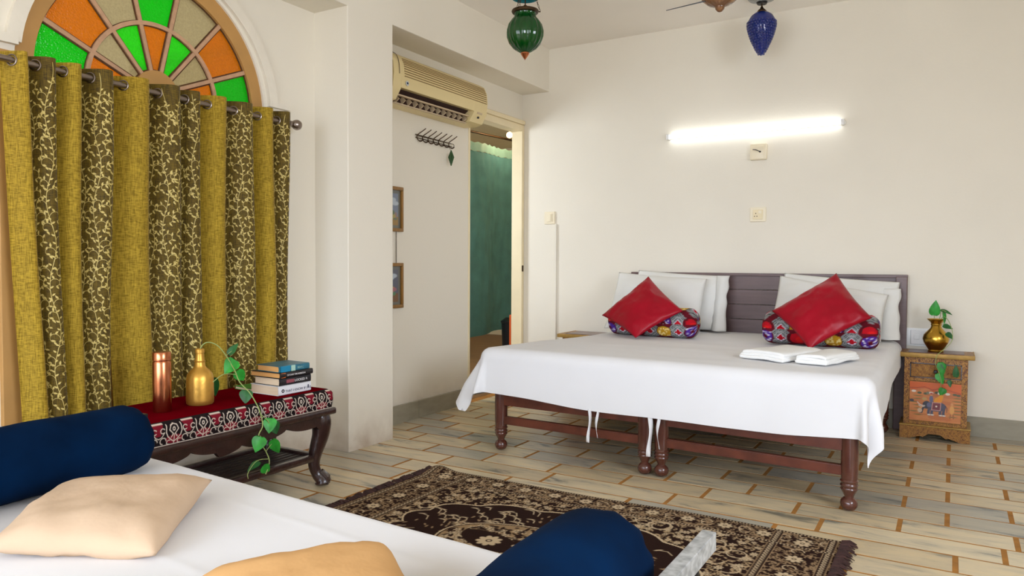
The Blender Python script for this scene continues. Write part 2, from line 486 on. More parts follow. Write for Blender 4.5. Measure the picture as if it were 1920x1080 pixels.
def grid_mesh(name, V, closed_u=False):
    """V: array nu x nv x 3"""
    nu, nv = V.shape[:2]
    idx = np.arange(nu * nv).reshape(nu, nv)
    a = idx[:-1, :-1].ravel(); b = idx[1:, :-1].ravel(); c = idx[1:, 1:].ravel(); d = idx[:-1, 1:].ravel()
    F = np.stack([a, b, c, d], 1)
    if closed_u:
        F = np.concatenate([F, np.stack([idx[-1, :-1], idx[0, :-1], idx[0, 1:], idx[-1, 1:]], 1)])
    me = bpy.data.meshes.new(name)
    me.vertices.add(nu * nv); me.vertices.foreach_set('co', V.reshape(-1).astype(np.float32))
    me.loops.add(F.size); me.loops.foreach_set('vertex_index', F.ravel().astype(np.int32))
    me.polygons.add(len(F)); me.polygons.foreach_set('loop_start', np.arange(0, F.size, 4, dtype=np.int32))
    me.update(calc_edges=True)
    me.validate()
    return me


def dye(me, cols):
    """cols: (nverts,3) linear"""
    a = me.color_attributes.new('dye', 'FLOAT_COLOR', 'POINT')
    full = np.ones((len(me.vertices), 4), np.float32); full[:, :3] = cols.reshape(-1, 3)
    a.data.foreach_set('color', full.ravel())


def lin(*c): return np.array(srgb(*c)[:3], np.float32)


class Ras:
    """small drawing surface in metres for dyed / painted patterns"""
    def __init__(s, w, h, res, bgc):
        s.w, s.h, s.res = w, h, res
        s.nx, s.ny = int(round(w / res)) + 1, int(round(h / res)) + 1
        s.a = np.empty((s.nx, s.ny, 3), np.float32); s.a[:] = bgc
        s.X, s.Y = np.meshgrid(np.arange(s.nx) * res, np.arange(s.ny) * res, indexing='ij')
    def bb(s, x0, y0, x1, y1):
        i0, i1 = max(0, int(x0 / s.res) - 1), min(s.nx, int(x1 / s.res) + 3)
        j0, j1 = max(0, int(y0 / s.res) - 1), min(s.ny, int(y1 / s.res) + 3)
        if i1 <= i0 or j1 <= j0: return None
        return (slice(i0, i1), slice(j0, j1))
    def put(s, b, cov, c):
        cov = np.clip(cov, 0, 1)[..., None]
        s.a[b] = s.a[b] * (1 - cov) + np.asarray(c, np.float32) * cov
    def ell(s, x, y, rx, ry, c, ang=0.0, hole=None):
        R = max(rx, ry); b = s.bb(x - R, y - R, x + R, y + R)
        if not b: return
        dx, dy = s.X[b] - x, s.Y[b] - y
        u = dx * cos(ang) + dy * sin(ang); v = -dx * sin(ang) + dy * cos(ang)
        q = np.sqrt((u / rx) ** 2 + (v / ry) ** 2)
        e = min(rx, ry) / s.res
        cov = (1 - q) * e + .5
        if hole: cov = np.minimum(cov, (q - hole) * e + .5)
        s.put(b, cov, c)
    def line(s, pts, w, c):
        for p, q in zip(pts[:-1], pts[1:]):
            x0, x1 = sorted((p[0], q[0])); y0, y1 = sorted((p[1], q[1]))
            b = s.bb(x0 - w, y0 - w, x1 + w, y1 + w)
            if not b: continue
            dx, dy = q[0] - p[0], q[1] - p[1]; L = dx * dx + dy * dy + 1e-12
            t = np.clip(((s.X[b] - p[0]) * dx + (s.Y[b] - p[1]) * dy) / L, 0, 1)
            d = np.hypot(s.X[b] - p[0] - t * dx, s.Y[b] - p[1] - t * dy)
            s.put(b, (w / 2 - d) / s.res + .5, c)
    def poly(s, pts, c):
        xs = [p[0] for p in pts]; ys = [p[1] for p in pts]
        b = s.bb(min(xs), min(ys), max(xs), max(ys))
        if not b: return
        X, Y = s.X[b], s.Y[b]; ins = np.zeros(X.shape, bool)
        n = len(pts)
        for i in range(n):
            x1, y1 = pts[i]; x2, y2 = pts[(i + 1) % n]
            cnd = ((y1 > Y) != (y2 > Y)) & (X < (x2 - x1) * (Y - y1) / (y2 - y1 + 1e-12) + x1)
            ins ^= cnd
        s.put(b, ins.astype(np.float32), c)
    def flower(s, x, y, r, c, cc, k=6, a0=0.0):
        for i in range(k):
            a = a0 + 2 * pi * i / k
            s.ell(x + .62 * r * cos(a), y + .62 * r * sin(a), r * .4, r * .24, c, a)
        s.ell(x, y, r * .26, r * .26, cc); s.ell(x, y, r * .14, r * .14, c)
    def arc(s, x, y, r, a0, a1, w, c, k=9, sy=1.0):
        s.line([(x + r * cos(a0 + (a1 - a0) * i / k), y + sy * r * sin(a0 + (a1 - a0) * i / k)) for i in range(k + 1)], w, c)


# ================================================================== ROOM SHELL
XL, YB, ZC, XC = -3.095, 5.32, 2.78, -2.845
ZB = 2.44            # beam soffit
XR, YN = 2.3, -3.5
structure = lambda o: setp(o, kind='structure')

fl_ = structure(box('floor', XL - .15, YN - .1, -.06, XR + .1, YB + .1, -.0010, M['grout']))
structure(box('ceiling', XL - .3, YN - .1, ZC, XR + .1, YB + .2, ZC + .12, M['ceil']))
structure(box('wall_back', XL - .05, YB, -.05, XR + .1, YB + .15, ZC + .02, M['wall']))
bm = BM()
for b in ((YN - .1, 0.0, -.05, ZC + .02), (1.8, YB + .1, -.05, ZC + .02), (0, 1.8, -.05, .9), (0, 1.8, 2.35, ZC + .02)): add_box(bm, XR, b[0], b[2], XR + .15, b[1], b[3])
structure(obj('wall_right', bm, M['wall'], smooth=False))
w3 = bpy.data.objects.new('fill_window', None); C.objects.link(w3); structure(w3)  # made-up window out of view, added around the side fill lamp
for y in (0, .875, 1.75): box('window_frame', XR + .04, y, .9, XR + .1, y + .05, 2.35, M['ochre'], w3)
for z in (.9, 2.30): box('window_frame', XR + .04, 0, z, XR + .1, 1.8, z + .05, M['ochre'], w3)
# rear wall with a wide opening added for the fill lamps (behind the camera)
bm = BM()
for b in ((XL - .15, -2.6), (2.25, XR + .1)): add_box(bm, b[0], YN - .15, -.05, b[1], YN, ZC + .02)
add_box(bm, -2.6, YN - .15, 2.35, 2.25, YN, ZC + .02); add_box(bm, -2.6, YN - .15, -.05, 2.25, YN, .3)
structure(obj('wall_rear', bm, M['wall'], smooth=False))

# left wall: daylight window (out of frame), arched niche, bathroom doorway
AY, AZ, AR = 2.05, 1.815, 0.594      # arch centre and radius
SILL = 0.43
TW = 0.07                            # wall thickness
bm = BM()
def wb(y0, y1, z0, z1): add_box(bm, XL - TW, y0, z0, XL, y1, z1)
wb(YN - .1, -3.0, -.05, ZC + .02)
wb(-3.0, -1.0, -.05, .4); wb(-3.0, -1.0, 2.3, ZC + .02)
wb(-1.0, AY - AR, -.05, ZC + .02)
wb(AY - AR, AY + AR, -.05, SILL)
wb(AY + AR, 4.54, -.05, ZC + .02)
wb(4.54, 5.29, 2.15, ZC + .02)
wb(5.29, YB + .1, -.05, ZC + .02)
N = 40
prev = None
for i in range(N + 1):
    a = pi * (1 - i / N)
    y, z = AY + AR * cos(a), AZ + AR * sin(a)
    row = [bm.verts.new((XL, y, z)), bm.verts.new((XL, y, ZC + .02)), bm.verts.new((XL - TW, y, z)), bm.verts.new((XL - TW, y, ZC + .02))]
    if prev:
        bm.faces.new((prev[0], row[0], row[1], prev[1])); bm.faces.new((prev[2], prev[3], row[3], row[2])); bm.faces.new((prev[0], prev[2], row[2], row[0]))
    prev = row
structure(obj('wall_left', bm, M['stained'], smooth=False))
structure(box('column', XL - .02, 3.0, -.01, XC, 3.376, ZB + .01, M['stained'], bev=.006))
structure(box('beam', XL - .02, YN, ZB, XC, YB + .01, ZC + .01, M['wall'], bev=.005))

# grey stone skirting in lengths
def skirting(name, pieces):
    root = bpy.data.objects.new(name, None); C.objects.link(root); structure(root)
    for p in pieces: box('stone_panel', *p, M['skirt'], root, bev=.003)
skirting('baseboard_left', [(XL - .01, y0 + .002, -.003, XL + .016, y1 - .002, .117) for y0, y1 in ((3.38, 3.92), (3.92, 4.46))])
skirting('baseboard_back', [(x0 + .002, YB - .016, -.003, x1 - .002, YB + .01, .119) for x0, x1 in ((-2.75, -1.95), (-1.95, -1.15), (-1.15, -.35), (-.35, .42), (.42, 1.2), (1.2, 2.28))])
skirting('baseboard_right', [(XR - .016, y0 + .002, -.003, XR + .01, y1 - .002, .119) for y0, y1 in ((1.6, 2.8), (2.8, 4.0), (4.0, 5.3))])

# floor tiles: courses along X
tile_cache = {}
def tile_mesh(lx, ly):
    key = (round(lx, 3), round(ly, 3))
    if key not in tile_cache:
        bm = BM(); add_box(bm, -lx / 2, -ly / 2, -.006, lx / 2, ly / 2, 0)
        me = bpy.data.meshes.new('tile'); bmesh.ops.recalc_face_normals(bm, faces=bm.faces); bm.to_mesh(me); bm.free()
        me.materials.append(M['tile']); tile_cache[key] = me
    return tile_cache[key]
rest = BM()
rows = [3.075 - .169 * k for k in range(40, 0, -1)] + [3.075] + [3.075 + .167, 3.075 + .335] + [3.41 + .1745 * k for k in range(1, 12)]
ntile = 0
for i, y0 in enumerate(rows[:-1]):
    y1 = min(rows[i + 1], YB)
    if y1 - y0 < .03 or y1 < YN: continue
    y0 = max(y0, YN)
    if y0 >= 3.2:
        L = .393; k = int(round((y0 - 3.242) / .1745)); off = -.165 if k % 2 == 0 else .0
    else:
        L = .622; k = int(round((3.075 - y0) / .169)); off = (-.441, -.594, -.595 + .13, -.30)[k % 4]
    n0 = math.floor((XL - off) / L) - 1
    while off + n0 * L < XR:
        x0, x1 = off + n0 * L, off + (n0 + 1) * L; n0 += 1
        x0, x1 = max(x0, XL), min(x1, XR)
        if x1 - x0 < .03: continue
        gx, gy = .0095, .0062
        lx, ly = x1 - x0 - 2 * gx, y1 - y0 - 2 * gy
        cx, cy = (x0 + x1) / 2, (y0 + y1) / 2
        if y0 > 1.75 and cx < .75 and ntile < 300:
            o = bpy.data.objects.new('tile', tile_mesh(lx, ly)); C.objects.link(o); o.parent = fl_
            o.location = (cx, cy, random.uniform(-.0006, .0002)); ntile += 1
            o.rotation_euler = (random.uniform(-.002, .002), random.uniform(-.001, .001), random.uniform(-.003, .003))
        else:
            add_box(rest, cx - lx / 2, cy - ly / 2, -.006, cx + lx / 2, cy + ly / 2, 0)
setp(obj('tile_field', rest, M['tile'], fl_, smooth=False), kind='stuff')

# ------------------------------------------------------------------ arched window
win = bpy.data.objects.new('window_1', None); C.objects.link(win); structure(win)
def ring_prism(bm, cy, cz, r0, r1, a0, a1, x0, x1, n=16):
    pr = None
    for i in range(n + 1):
        a = a0 + (a1 - a0) * i / n
        q = [bm.verts.new((x, cy + r * cos(a), cz + r * sin(a))) for x, r in ((x0, r0), (x0, r1), (x1, r1), (x1, r0))]
        if pr:
            for j in range(4): bm.faces.new((pr[j], pr[(j + 1) % 4], q[(j + 1) % 4], q[j]))
        else: bm.faces.new(q[::-1])
        pr = q
    bm.faces.new(pr)
    for v in bm.verts: v.tag = True
FY, FZ, RO, RM, RH = 2.055, 1.805, .525, .312, .107
GX = -3.125
bm = BM(); ring_prism(bm, FY, FZ, RO, AR + .03, radians(-6), radians(186), GX - .03, XL - .012, 44)
obj('arch_frame', bm, M['ochre'], win)
bm = BM(); ring_prism(bm, AY + .02, AZ - .005, AR + .008, AR + .062, radians(7), radians(173), XL - .01, XL + .022, 44)
add_box(bm, XL - .012, AY + AR + .02, AZ + .045, XL + .025, AY + AR + .16, AZ + .08)
add_box(bm, XL - .012, AY - AR - .30, AZ + .058, XL + .025, AY - AR + .005, AZ + .095)
obj('plaster_moulding', bm, M['plaster_rim'], win)
hub = BM(); ring_prism(hub, FY, FZ, .001, RH, radians(-8), radians(188), GX - .02, GX + .018, 24)
obj('hub_board', hub, M['ochre'], win)
angs = [radians(90 + 26.8 * (k - 3.5)) for k in range(8)]
outer = ['green', 'orange', 'clear', 'green', 'clear', 'orange', 'green']
inner = ['orange', 'clear', 'lime', 'orange', 'lime', 'clear', 'orange']
for k in range(7):
    for r0, r1, kind in ((RM + .006, RO, outer[k]), (RH, RM - .006, inner[k])):
        bm = BM(); ring_prism(bm, FY, FZ, r0, r1, angs[k], angs[k + 1], GX - .004, GX, 5)
        setp(obj('pane', bm, G[kind], win, smooth=False), {'green': 'bright green pane', 'lime': 'light green pane', 'orange': 'orange pane', 'clear': 'smoky clear pane'}[kind])
        # dark putty line around each pane
        bm = BM(); w = .006
        da = w / r0; db = w / r1
        for (ra, rb, aa, ab) in ((r1 - w, r1, angs[k], angs[k + 1]), (r0, r0 + w, angs[k], angs[k + 1])):
            ring_prism(bm, FY, FZ, ra, rb, aa, ab, GX, GX + .004, 5)
        for a, sg in ((angs[k], 1), (angs[k + 1], -1)):
            d = Vector((0, cos(a), sin(a))); t = Vector((0, -sin(a), cos(a))) * sg
            c0 = Vector((GX + .002, FY, FZ))
            q = [c0 + d * r0 + t * .009, c0 + d * r1 + t * .009, c0 + d * r1 + t * .015, c0 + d * r0 + t * .015]
            vs = [bm.verts.new(p) for p in q] + [bm.verts.new(p + Vector((.003, 0, 0))) for p in q]
            for f in ((0, 1, 2, 3), (4, 7, 6, 5), (0, 4, 5, 1), (1, 5, 6, 2), (2, 6, 7, 3), (3, 7, 4, 0)): bm.faces.new([vs[j] for j in f])
        obj('putty_line', bm, M['putty'], win, smooth=False)
for a in angs:
    d = Vector((0, cos(a), sin(a))); t = Vector((0, -sin(a), cos(a)))
    bm = BM(); vs = []
    for r, w in ((RH - .005, .0075), (RO + .01, .0095)):
        for x in (GX - .012, GX + .012):
            for s in (-1, 1): vs.append(bm.verts.new(Vector((x, FY, FZ)) + d * r + t * s * w))
    for f in ((0, 1, 3, 2), (4, 6, 7, 5), (0, 4, 5, 1), (2, 3, 7, 6), (0, 2, 6, 4), (1, 5, 7, 3)): bm.faces.new([vs[j] for j in f])
    obj('glazing_bar', bm, M['muntin'], win, smooth=False)
bm = BM(); ring_prism(bm, FY, FZ, RM - .009, RM + .009, angs[0], angs[-1], GX - .012, GX + .013, 44)
obj('arch_bar', bm, M['muntin'], win)
# lower shutters behind the curtain: stiles, rails, panels
yl, yr = AY - AR - .03, AY + AR
box('shutter_stile', XL - .08, yl - .04, SILL - .01, XL + .02, yl + .055, AZ + .03, M['ochre'], win, bev=.004)
box('shutter_stile', XL - .08, yr - .06, SILL, XL - .02, yr, AZ, M['ochre'], win, bev=.004)
box('shutter_stile', XL - .08, AY - .05, SILL, XL - .03, AY + .05, AZ - .05, M['ochre'], win, bev=.004)
box('shutter_rail', XL - .08, yl, SILL - .02, XL + .012, yr, SILL + .07, M['ochre'], win, bev=.004)
box('shutter_rail', XL - .08, yl, AZ - .07, XL - .03, yr, AZ, M['ochre'], win, bev=.004)
for y0, y1 in ((yl + .05, AY - .05), (AY + .05, yr - .05)):
    box('shutter_panel', XL - .08, y0, SILL + .06, XL - .055, y1, AZ - .06, M['ochre'], win)
box('shutter_latch', XL + .018, yl + .02, .885, XL + .034, yl + .075, .945, M['ochre'], win, bev=.003)
# window_2: the out-of-frame daylight window
w2 = bpy.data.objects.new('window_2', None); C.objects.link(w2); structure(w2)
for y in (-3.0, -2.03, -1.05): box('window_frame', XL - .12, y, .4, XL - .06, y + .05, 2.3, M['ochre'], w2)
for z in (.4, 2.25): box('window_frame', XL - .12, -3.0, z, XL - .06, -1.0, z + .05, M['ochre'], w2)

# ------------------------------------------------------------------ bathroom beyond the doorway
door = bpy.data.objects.new('door_1', None); C.objects.link(door); structure(door)
box('door_jamb', XL - TW - .01, 5.282, 0, XL + .022, 5.318, 2.19, M['cream'], door, bev=.006)
box('door_jamb', XL - TW - .01, 4.525, 0, XL + .004, 4.55, 2.13, M['cream'], door, bev=.004)
box('door_header', XL - TW - .01, 4.53, 2.135, XL + .02, 5.30, 2.19, M['cream'], door, bev=.006)
box('door_moulding', XL - .01, 4.5, 2.19, XL + .034, 5.315, 2.225, M['cream'], door, bev=.008)
box('latch_plate', XL + .02, 5.284, .98, XL + .026, 5.305, 1.03, M['darkbronze'], door, bev=.002)
bm = BM()
add_box(bm, -6.2, 3.9, -.05, XL - TW, 4.0, 2.75); add_box(bm, -6.3, 3.9, -.05, -6.2, 9.2, 2.75); add_box(bm, -6.2, 9.1, -.05, XL - TW, 9.2, 2.75)
add_box(bm, XL - TW - .05, YB + .16, -.05, XL - TW, 9.2, 2.75)
structure(obj('wall_bathroom', bm, M['bathwall'], smooth=False))
structure(box('ceiling_bathroom', -6.3, 3.9, 2.7, XL - TW, 9.2, 2.8, M['bathwall']))
structure(box('floor_bathroom', -6.3, 3.9, -.06, XL - TW, 9.2, 0, M['bathfloor']))

aim(area('bathroom_daylight', (-4.6, 4.12, 1.7), (0, 0, 0), .7, .9, 44, (.86, .95, 1.05)), (.15, 1, -.1))
# ------------------------------------------------------------------ CURTAIN ROD + CURTAIN
RX, RZ = -2.99, 1.785
rod = thing('curtain_rod', (RX, 1.9, RZ), 'brushed steel curtain rod with ball finial across the arched window', 'curtain rod')
rz = lambda y: RZ + .004 - .012 * (y - 1.4)
bm = BM(); add_tube(bm, [(RX, .95, rz(.95)), (RX, 2.72, rz(2.72))], .0125, 14); obj('rod', bm, M['steel'], rod)
bm = BM(); add_lathe(bm, RX, 2.715, rz(2.715), [(.0, 0), (.016, 0), (.016, .012), (.008, .016), (.008, .024), (.018, .03), (.026, .045), (.028, .056), (.024, .07), (.014, .08), (.0, .083)], 20, axis=Matrix.Rotation(-pi / 2, 4, 'X'))
obj('finial', bm, M['steel'], rod)
for y in (2.69, 1.0):
    bm = BM(); add_tube(bm, [(XL - .005, y, rz(y) + .0), (RX, y, rz(y))], .008, 10); add_lathe(bm, XL, y, rz(y), [(0, 0), (.028, 0), (.028, .006), (0, .01)], 16, axis=Matrix.Rotation(pi / 2, 4, 'Y'))
    obj('bracket', bm, M['steel'], rod)

cur = thing('curtain', (RX, 2.03, SILL), 'long gold-green eyelet curtain with plain and vine-patterned stripes over the window', 'curtain')
cuts = [1.372, 1.445, 1.547, 1.642, 1.767, 1.928, 2.071, 2.178, 2.318, 2.470, 2.596, 2.705]
kinds = 'PVPVPVVPVPV'
CZ0, CZ1 = .432, 1.822
def fold_pts(y0, y1, A):
    w = y1 - y0
    f = [(0, -1), (.13, -.86), (.34, .0), (.52, .7), (.72, 1), (.90, .82), (.985, .25), (1.0, -.5), (1.0, -1)]
    return [Vector((RX + A * b, y0 + w * a, 0)) for a, b in f]
def ribbon(bm, P, us, vs, w):
    """flat ribbon following points in fabric coords"""
    prev = None
    n = len(us)
    for i in range(n):
        a, b = max(i - 1, 0), min(i + 1, n - 1)
        du, dv = us[b] - us[a], vs[b] - vs[a]; L = hypot(du, dv) + 1e-9
        ww = w * (1 if 0 < i < n - 1 else .6)
        q = (bm.verts.new(P(us[i] - dv / L * ww, vs[i] + du / L * ww)), bm.verts.new(P(us[i] + dv / L * ww, vs[i] - du / L * ww)))
        if prev: bm.faces.new((prev[0], prev[1], q[1], q[0]))
        prev = q
def leaf_rib(bm, P, u, v, a, L, w):
    d = (cos(a), sin(a)); s = (-sin(a), cos(a))
    pts = [(0, 0), (.3, .8), (.6, .9), (1, 0), (.6, -.7), (.3, -.8)]
    bm.faces.new([bm.verts.new(P(u + d[0] * L * p + s[0] * w * q, v + d[1] * L * p + s[1] * w * q)) for p, q in pts])
rngc = random.Random(3)
for k in range(len(kinds)):
    y0, y1 = cuts[k], cuts[k + 1]
    A = .046 if y1 - y0 > .11 else .04
    prof = spline(fold_pts(y0, y1, A), 5)
    d = [0]
    for p, q in zip(prof[:-1], prof[1:]): d.append(d[-1] + (q - p).length)
    Lt = d[-1]; arr = np.array([[p.x, p.y] for p in prof])
    drift = .02 * sin(k * 1.7); wob = rngc.uniform(.004, .01); ph = rngc.uniform(0, 6)
    def P(u, v, off=0.0, arr=arr, d=d, Lt=Lt, drift=drift, wob=wob, ph=ph, yc=(y0 + y1) / 2):
        u = min(max(u, 0), Lt)
        x = np.interp(u, d, arr[:, 0]); y = np.interp(u, d, arr[:, 1])
        t = (CZ1 - v) / (CZ1 - CZ0)
        e = 1e-3
        tx = np.interp(min(u + e, Lt), d, arr[:, 0]) - np.interp(max(u - e, 0), d, arr[:, 0])
        ty = np.interp(min(u + e, Lt), d, arr[:, 1]) - np.interp(max(u - e, 0), d, arr[:, 1])
        n = hypot(tx, ty) + 1e-9
        xs = x + (x - RX) * (-.25 * t + .12 * sin(4 * t + ph)) + wob * sin(3.1 * t + ph) * t
        ys = y + drift * t * t + wob * sin(5 * t + ph) * t + (.05 * t if k == 0 else 0)
        return Vector((xs + ty / n * off, ys - tx / n * off, v))
    nu, nv = 34, 48
    V = np.array([[P(Lt * i / (nu - 1), CZ0 + (CZ1 - CZ0) * j / (nv - 1)) for j in range(nv)] for i in range(nu)])
    o = link('curtain_strip', grid_mesh('curtain_strip', V), M['curtplain'] if kinds[k] == 'P' else M['curtvine'], cur)
    setp(o, 'plain gold-green woven strip' if kinds[k] == 'P' else 'dark olive strip with pale vine scrolls')
    if kinds[k] == 'V':
        bm = BM(); PP = lambda u, v: P(u, v, .0012)
        ns = max(3, int(round(Lt / .062)))
        for s in range(ns):
            uc = Lt * (s + .5) / ns; ph2 = rngc.uniform(0, 6)
            stem = lambda v: uc + .014 * sin(v * 19 + ph2)
            vs = np.arange(CZ0 + .005, CZ1 - .01, .012)
            ribbon(bm, PP, [stem(v) for v in vs], list(vs), .0012)
            v = CZ0 + .02; sd = 1
            while v < CZ1 - .08:
                # spiral curl leaving the stem
                R = rngc.uniform(.018, .027); cu, cv = stem(v) + sd * R, v + .004
                us_, vs_ = [], []
                for j in range(15):
                    f = j / 14; a = pi - f * 4.6; r = R * (1 - .45 * f)
                    us_.append(cu + sd * r * cos(a)); vs_.append(cv + r * sin(a))
                if 0.004 < min(us_) and max(us_) < Lt - .004: ribbon(bm, PP, us_, vs_, .0010)
                for j, dl in ((4, .5), (8, -.6), (11, -1.8), (14, -2.5)):
                    u_, v_ = us_[j], vs_[j]
                    if .006 < u_ < Lt - .02: leaf_rib(bm, PP, u_, v_, rngc.uniform(.6, 2.4) if j < 10 else pi / 2 + dl, rngc.uniform(.015, .021), .0044)
                u_ = stem(v + .02)
                leaf_rib(bm, PP, u_, v + .02, pi / 2 - sd * -1.0, .016, .0042)
                leaf_rib(bm, PP, u_, v + .035, pi / 2 + sd * -.9, .015, .0040)
                v += rngc.uniform(.036, .048); sd = -sd
        setp(obj('vine_scroll', bm, M['vinethread'], o, smooth=False), 'pale gold woven vine scrolls', kind='stuff')
    # eyelet where the rod pierces the front slope of the fold
    u0 = float(np.interp(RX, arr[:12, 0], d[:12]))
    c = P(u0, rz(y0)); c2 = P(u0 + .004, rz(y0)); tdir = (c2 - c); tdir.z = 0; tdir.normalize()
    nd = Vector((tdir.y, -tdir.x, 0))
    bm = BM(); pts = [(.0195 + .0035 * cos(2 * pi * q / 8), .004 * sin(2 * pi * q / 8)) for q in range(9)]
    add_lathe(bm, c.x, c.y, rz(c.y), pts, 22, axis=Vector(nd).to_track_quat('Z', 'Y').to_matrix().to_4x4())
    obj('eyelet', bm, M['steel'], cur)

# ------------------------------------------------------------------ generic soft things
def pillow_mesh(name, c00, c10, c11, c01, T, pinch=.06, nseg=28, p=3.0, e=.62, wr=.004, seed=0, corner=0.0, back=1.0):
    c00, c10, c11, c01 = map(Vector, (c00, c10, c11, c01))
    N_ = ((c10 - c00) + (c11 - c01)).cross((c01 - c00) + (c11 - c10)).normalized()
    def surf(sign):
        V = np.zeros((nseg + 1, nseg + 1, 3))
        for i in range(nseg + 1):
            for j in range(nseg + 1):
                a, b = -cos(pi * i / nseg), -cos(pi * j / nseg)
                a = .5 * a + .5 * (2 * i / nseg - 1); b = .5 * b + .5 * (2 * j / nseg - 1)
                u = .5 + .5 * a * (1 - pinch * (1 - b * b)); v = .5 + .5 * b * (1 - pinch * (1 - a * a))
                P_ = (c00 * (1 - u) + c10 * u) * (1 - v) + (c01 * (1 - u) + c11 * u) * v
                h = max(0, (1 - abs(a) ** p) * (1 - abs(b) ** p)) ** e
                nz = noise.noise(Vector((a * 2.2 + seed, b * 2.2, seed * 1.3 + sign))) * wr * 2.2 + noise.noise(Vector((a * 6 + seed, b * 6, seed + sign))) * wr
                V[i, j] = P_ + N_ * sign * (T / 2 * h * (1 if sign > 0 else back) + nz * min(1, h * 2))
        return V
    A, B = surf(1), surf(-1)[::-1]
    n = nseg + 1
    me = bpy.data.meshes.new(name)
    ia = np.arange(n * n).reshape(n, n)
    ib = ia + n * n
    def fs(ix): return np.stack([ix[:-1, :-1].ravel(), ix[1:, :-1].ravel(), ix[1:, 1:].ravel(), ix[:-1, 1:].ravel()], 1)
    F = np.concatenate([fs(ia), fs(ib)])
    co = np.concatenate([A.reshape(-1, 3), B.reshape(-1, 3)])
    bm = BM()
    vs = [bm.verts.new(c) for c in co]
    for f in F: bm.faces.new([vs[t] for t in f])
    bmesh.ops.remove_doubles(bm, verts=bm.verts, dist=1e-5)
    bmesh.ops.recalc_face_normals(bm, faces=bm.faces)
    bm.to_mesh(me); bm.free()
    return me


def pillow(name, corners, T, mt, label, cat, group=None, **kw):
    o = link(name, pillow_mesh(name, *corners, T, **kw), mt)
    return setp(o, label, cat, group)


def drape(name, x0, x1, y0, y1, z, sl, sr, sf, sb, mt, R=.055, du=.025, shear=0.0, flare=.25, wr=.0, fold=.02, parent=None, seed=0, rlen=None, dmax=9, post=None):
    """a sheet laid over a rectangular top; skirts sl/sr/sf/sb hang over each side (front = low y); shear tilts y with x"""
    us = np.arange(x0 - sl, x1 + sr + du * .5, du); vs = np.arange(y0 - sf, y1 + sb + du * .5, du)
    V = np.zeros((len(us), len(vs), 3))
    for i, u in enumerate(us):
        for j, v in enumerate(vs):
            dx = x0 - u if u < x0 else (u - x1 if u > x1 else 0); sxn = -1 if u < x0 else 1
            dy = y0 - v if v < y0 else (v - y1 if v > y1 else 0); syn = -1 if v < y0 else 1
            bx, by = min(max(u, x0), x1), min(max(v, y0), y1)
            if rlen: 
                fx, fy = rlen(bx, by, dx, dy, sxn, syn); dx *= fx; dy *= fy
            dd = hypot(dx, dy)
            if dd > dmax: dx, dy, dd = dx * dmax / dd, dy * dmax / dd, dmax
            if dd > 0:
                th = min(dd / R, pi / 2)
                out, down = R * sin(th), R * (1 - cos(th))
                rest_ = dd - th * R
                fl_v = flare(sxn, dx / dd) if callable(flare) else flare
                if rest_ > 0:
                    down += rest_ * (1 - fl_v * .1); out += rest_ * fl_v * .45
                ex, ey = dx / dd * sxn, dy / dd * syn
                if dx > 0 and dy > 0:
                    a = math.atan2(dy, dx)
                    out += fold * sin(a * 6.0) * min(1, rest_ * 6 if rest_ > 0 else 0)
                elif rest_ > 0:
                    s_ = u if dy > 0 else v
                    out += min(1, rest_ * 4) * (noise.noise(Vector((s_ * 3.1, seed, .3))) * .016 + noise.noise(Vector((s_ * 9, seed, .9))) * .004)
                px, py, pz = bx + ex * out, by + ey * out, z - down
            else: px, py, pz = bx, by, z
            w = noise.noise(Vector((px * 1.3 + seed, py * 4.5, 1.7))) * wr + noise.noise(Vector((px * 4 + seed, py * 9, 4.7))) * wr * .4
            if post: px, py, pz = post(px, py, pz)
            V[i, j] = (px, py + shear * (px - (x0 + x1) / 2), pz + w)
    return link(name, grid_mesh(name, V), mt, parent)


def bolster_mesh(name, p0, p1, r, n=40, m_=26, gather=.012, wr=.004, seed=0.0, capr=.45):
    p0, p1 = Vector(p0), Vector(p1); ax = (p1 - p0); L = ax.length; ax.normalize()
    side = ax.cross(Vector((0, 0, 1))).normalized(); upv = side.cross(ax)
    prof = [(0, 0.012), (.1 * r, .004), (.3 * r, 0.0)] + [(r * (1 - capr) + r * capr * sin(t), r * capr * (1 - cos(t))) for t in np.linspace(0.15, pi / 2, 7)]
    half = [(q[0], q[1]) for q in prof]
    mid = [(r, x) for x in np.linspace(r * capr, L - r * capr, m_)[1:-1]]
    full = half + mid + [(a, L - b) for a, b in half[::-1]]
    V = np.zeros((n, len(full), 3)); S = np.zeros(len(full))
    for j, (rr, x) in enumerate(full):
        if j: S[j] = S[j - 1] + hypot(full[j][0] - full[j - 1][0], full[j][1] - full[j - 1][1])
        for i in range(n):
            ph = 2 * pi * i / n
            g = 1 + (gather * sin(ph * 11 + seed) if rr < .98 * r else 0)
            q = rr * g + noise.noise(Vector((cos(ph) * 1.5 + seed, sin(ph) * 1.5, x * 7))) * wr * min(1, rr / r * 1.5)
            d_ = side * cos(ph) * q + upv * sin(ph) * q
            pt = p0 + ax * x + d_
            V[i, j] = pt
    return grid_mesh(name, V, closed_u=True), S, full


# ------------------------------------------------------------------ TWO SINGLE BEDS pushed together
def turned_leg(x, y, parent, top=.345):
    prof = [(0, 0), (.014, 0), (.026, .006), (.034, .018), (.036, .030), (.033, .043), (.024, .053), (.019, .057), (.019, .061), (.024, .072), (.033, .088), (.036, .093),
            (.033, .098), (.033, .102), (.0375, .109), (.033, .116), (.033, .120), (.0375, .127), (.033, .134), (.034, .140), (.0355, .19), (.0355, top), (0, top)]
    bm = BM(); add_lathe(bm, x, y, 0, prof, 22)
    return obj('leg', bm, M['legwood'], parent)


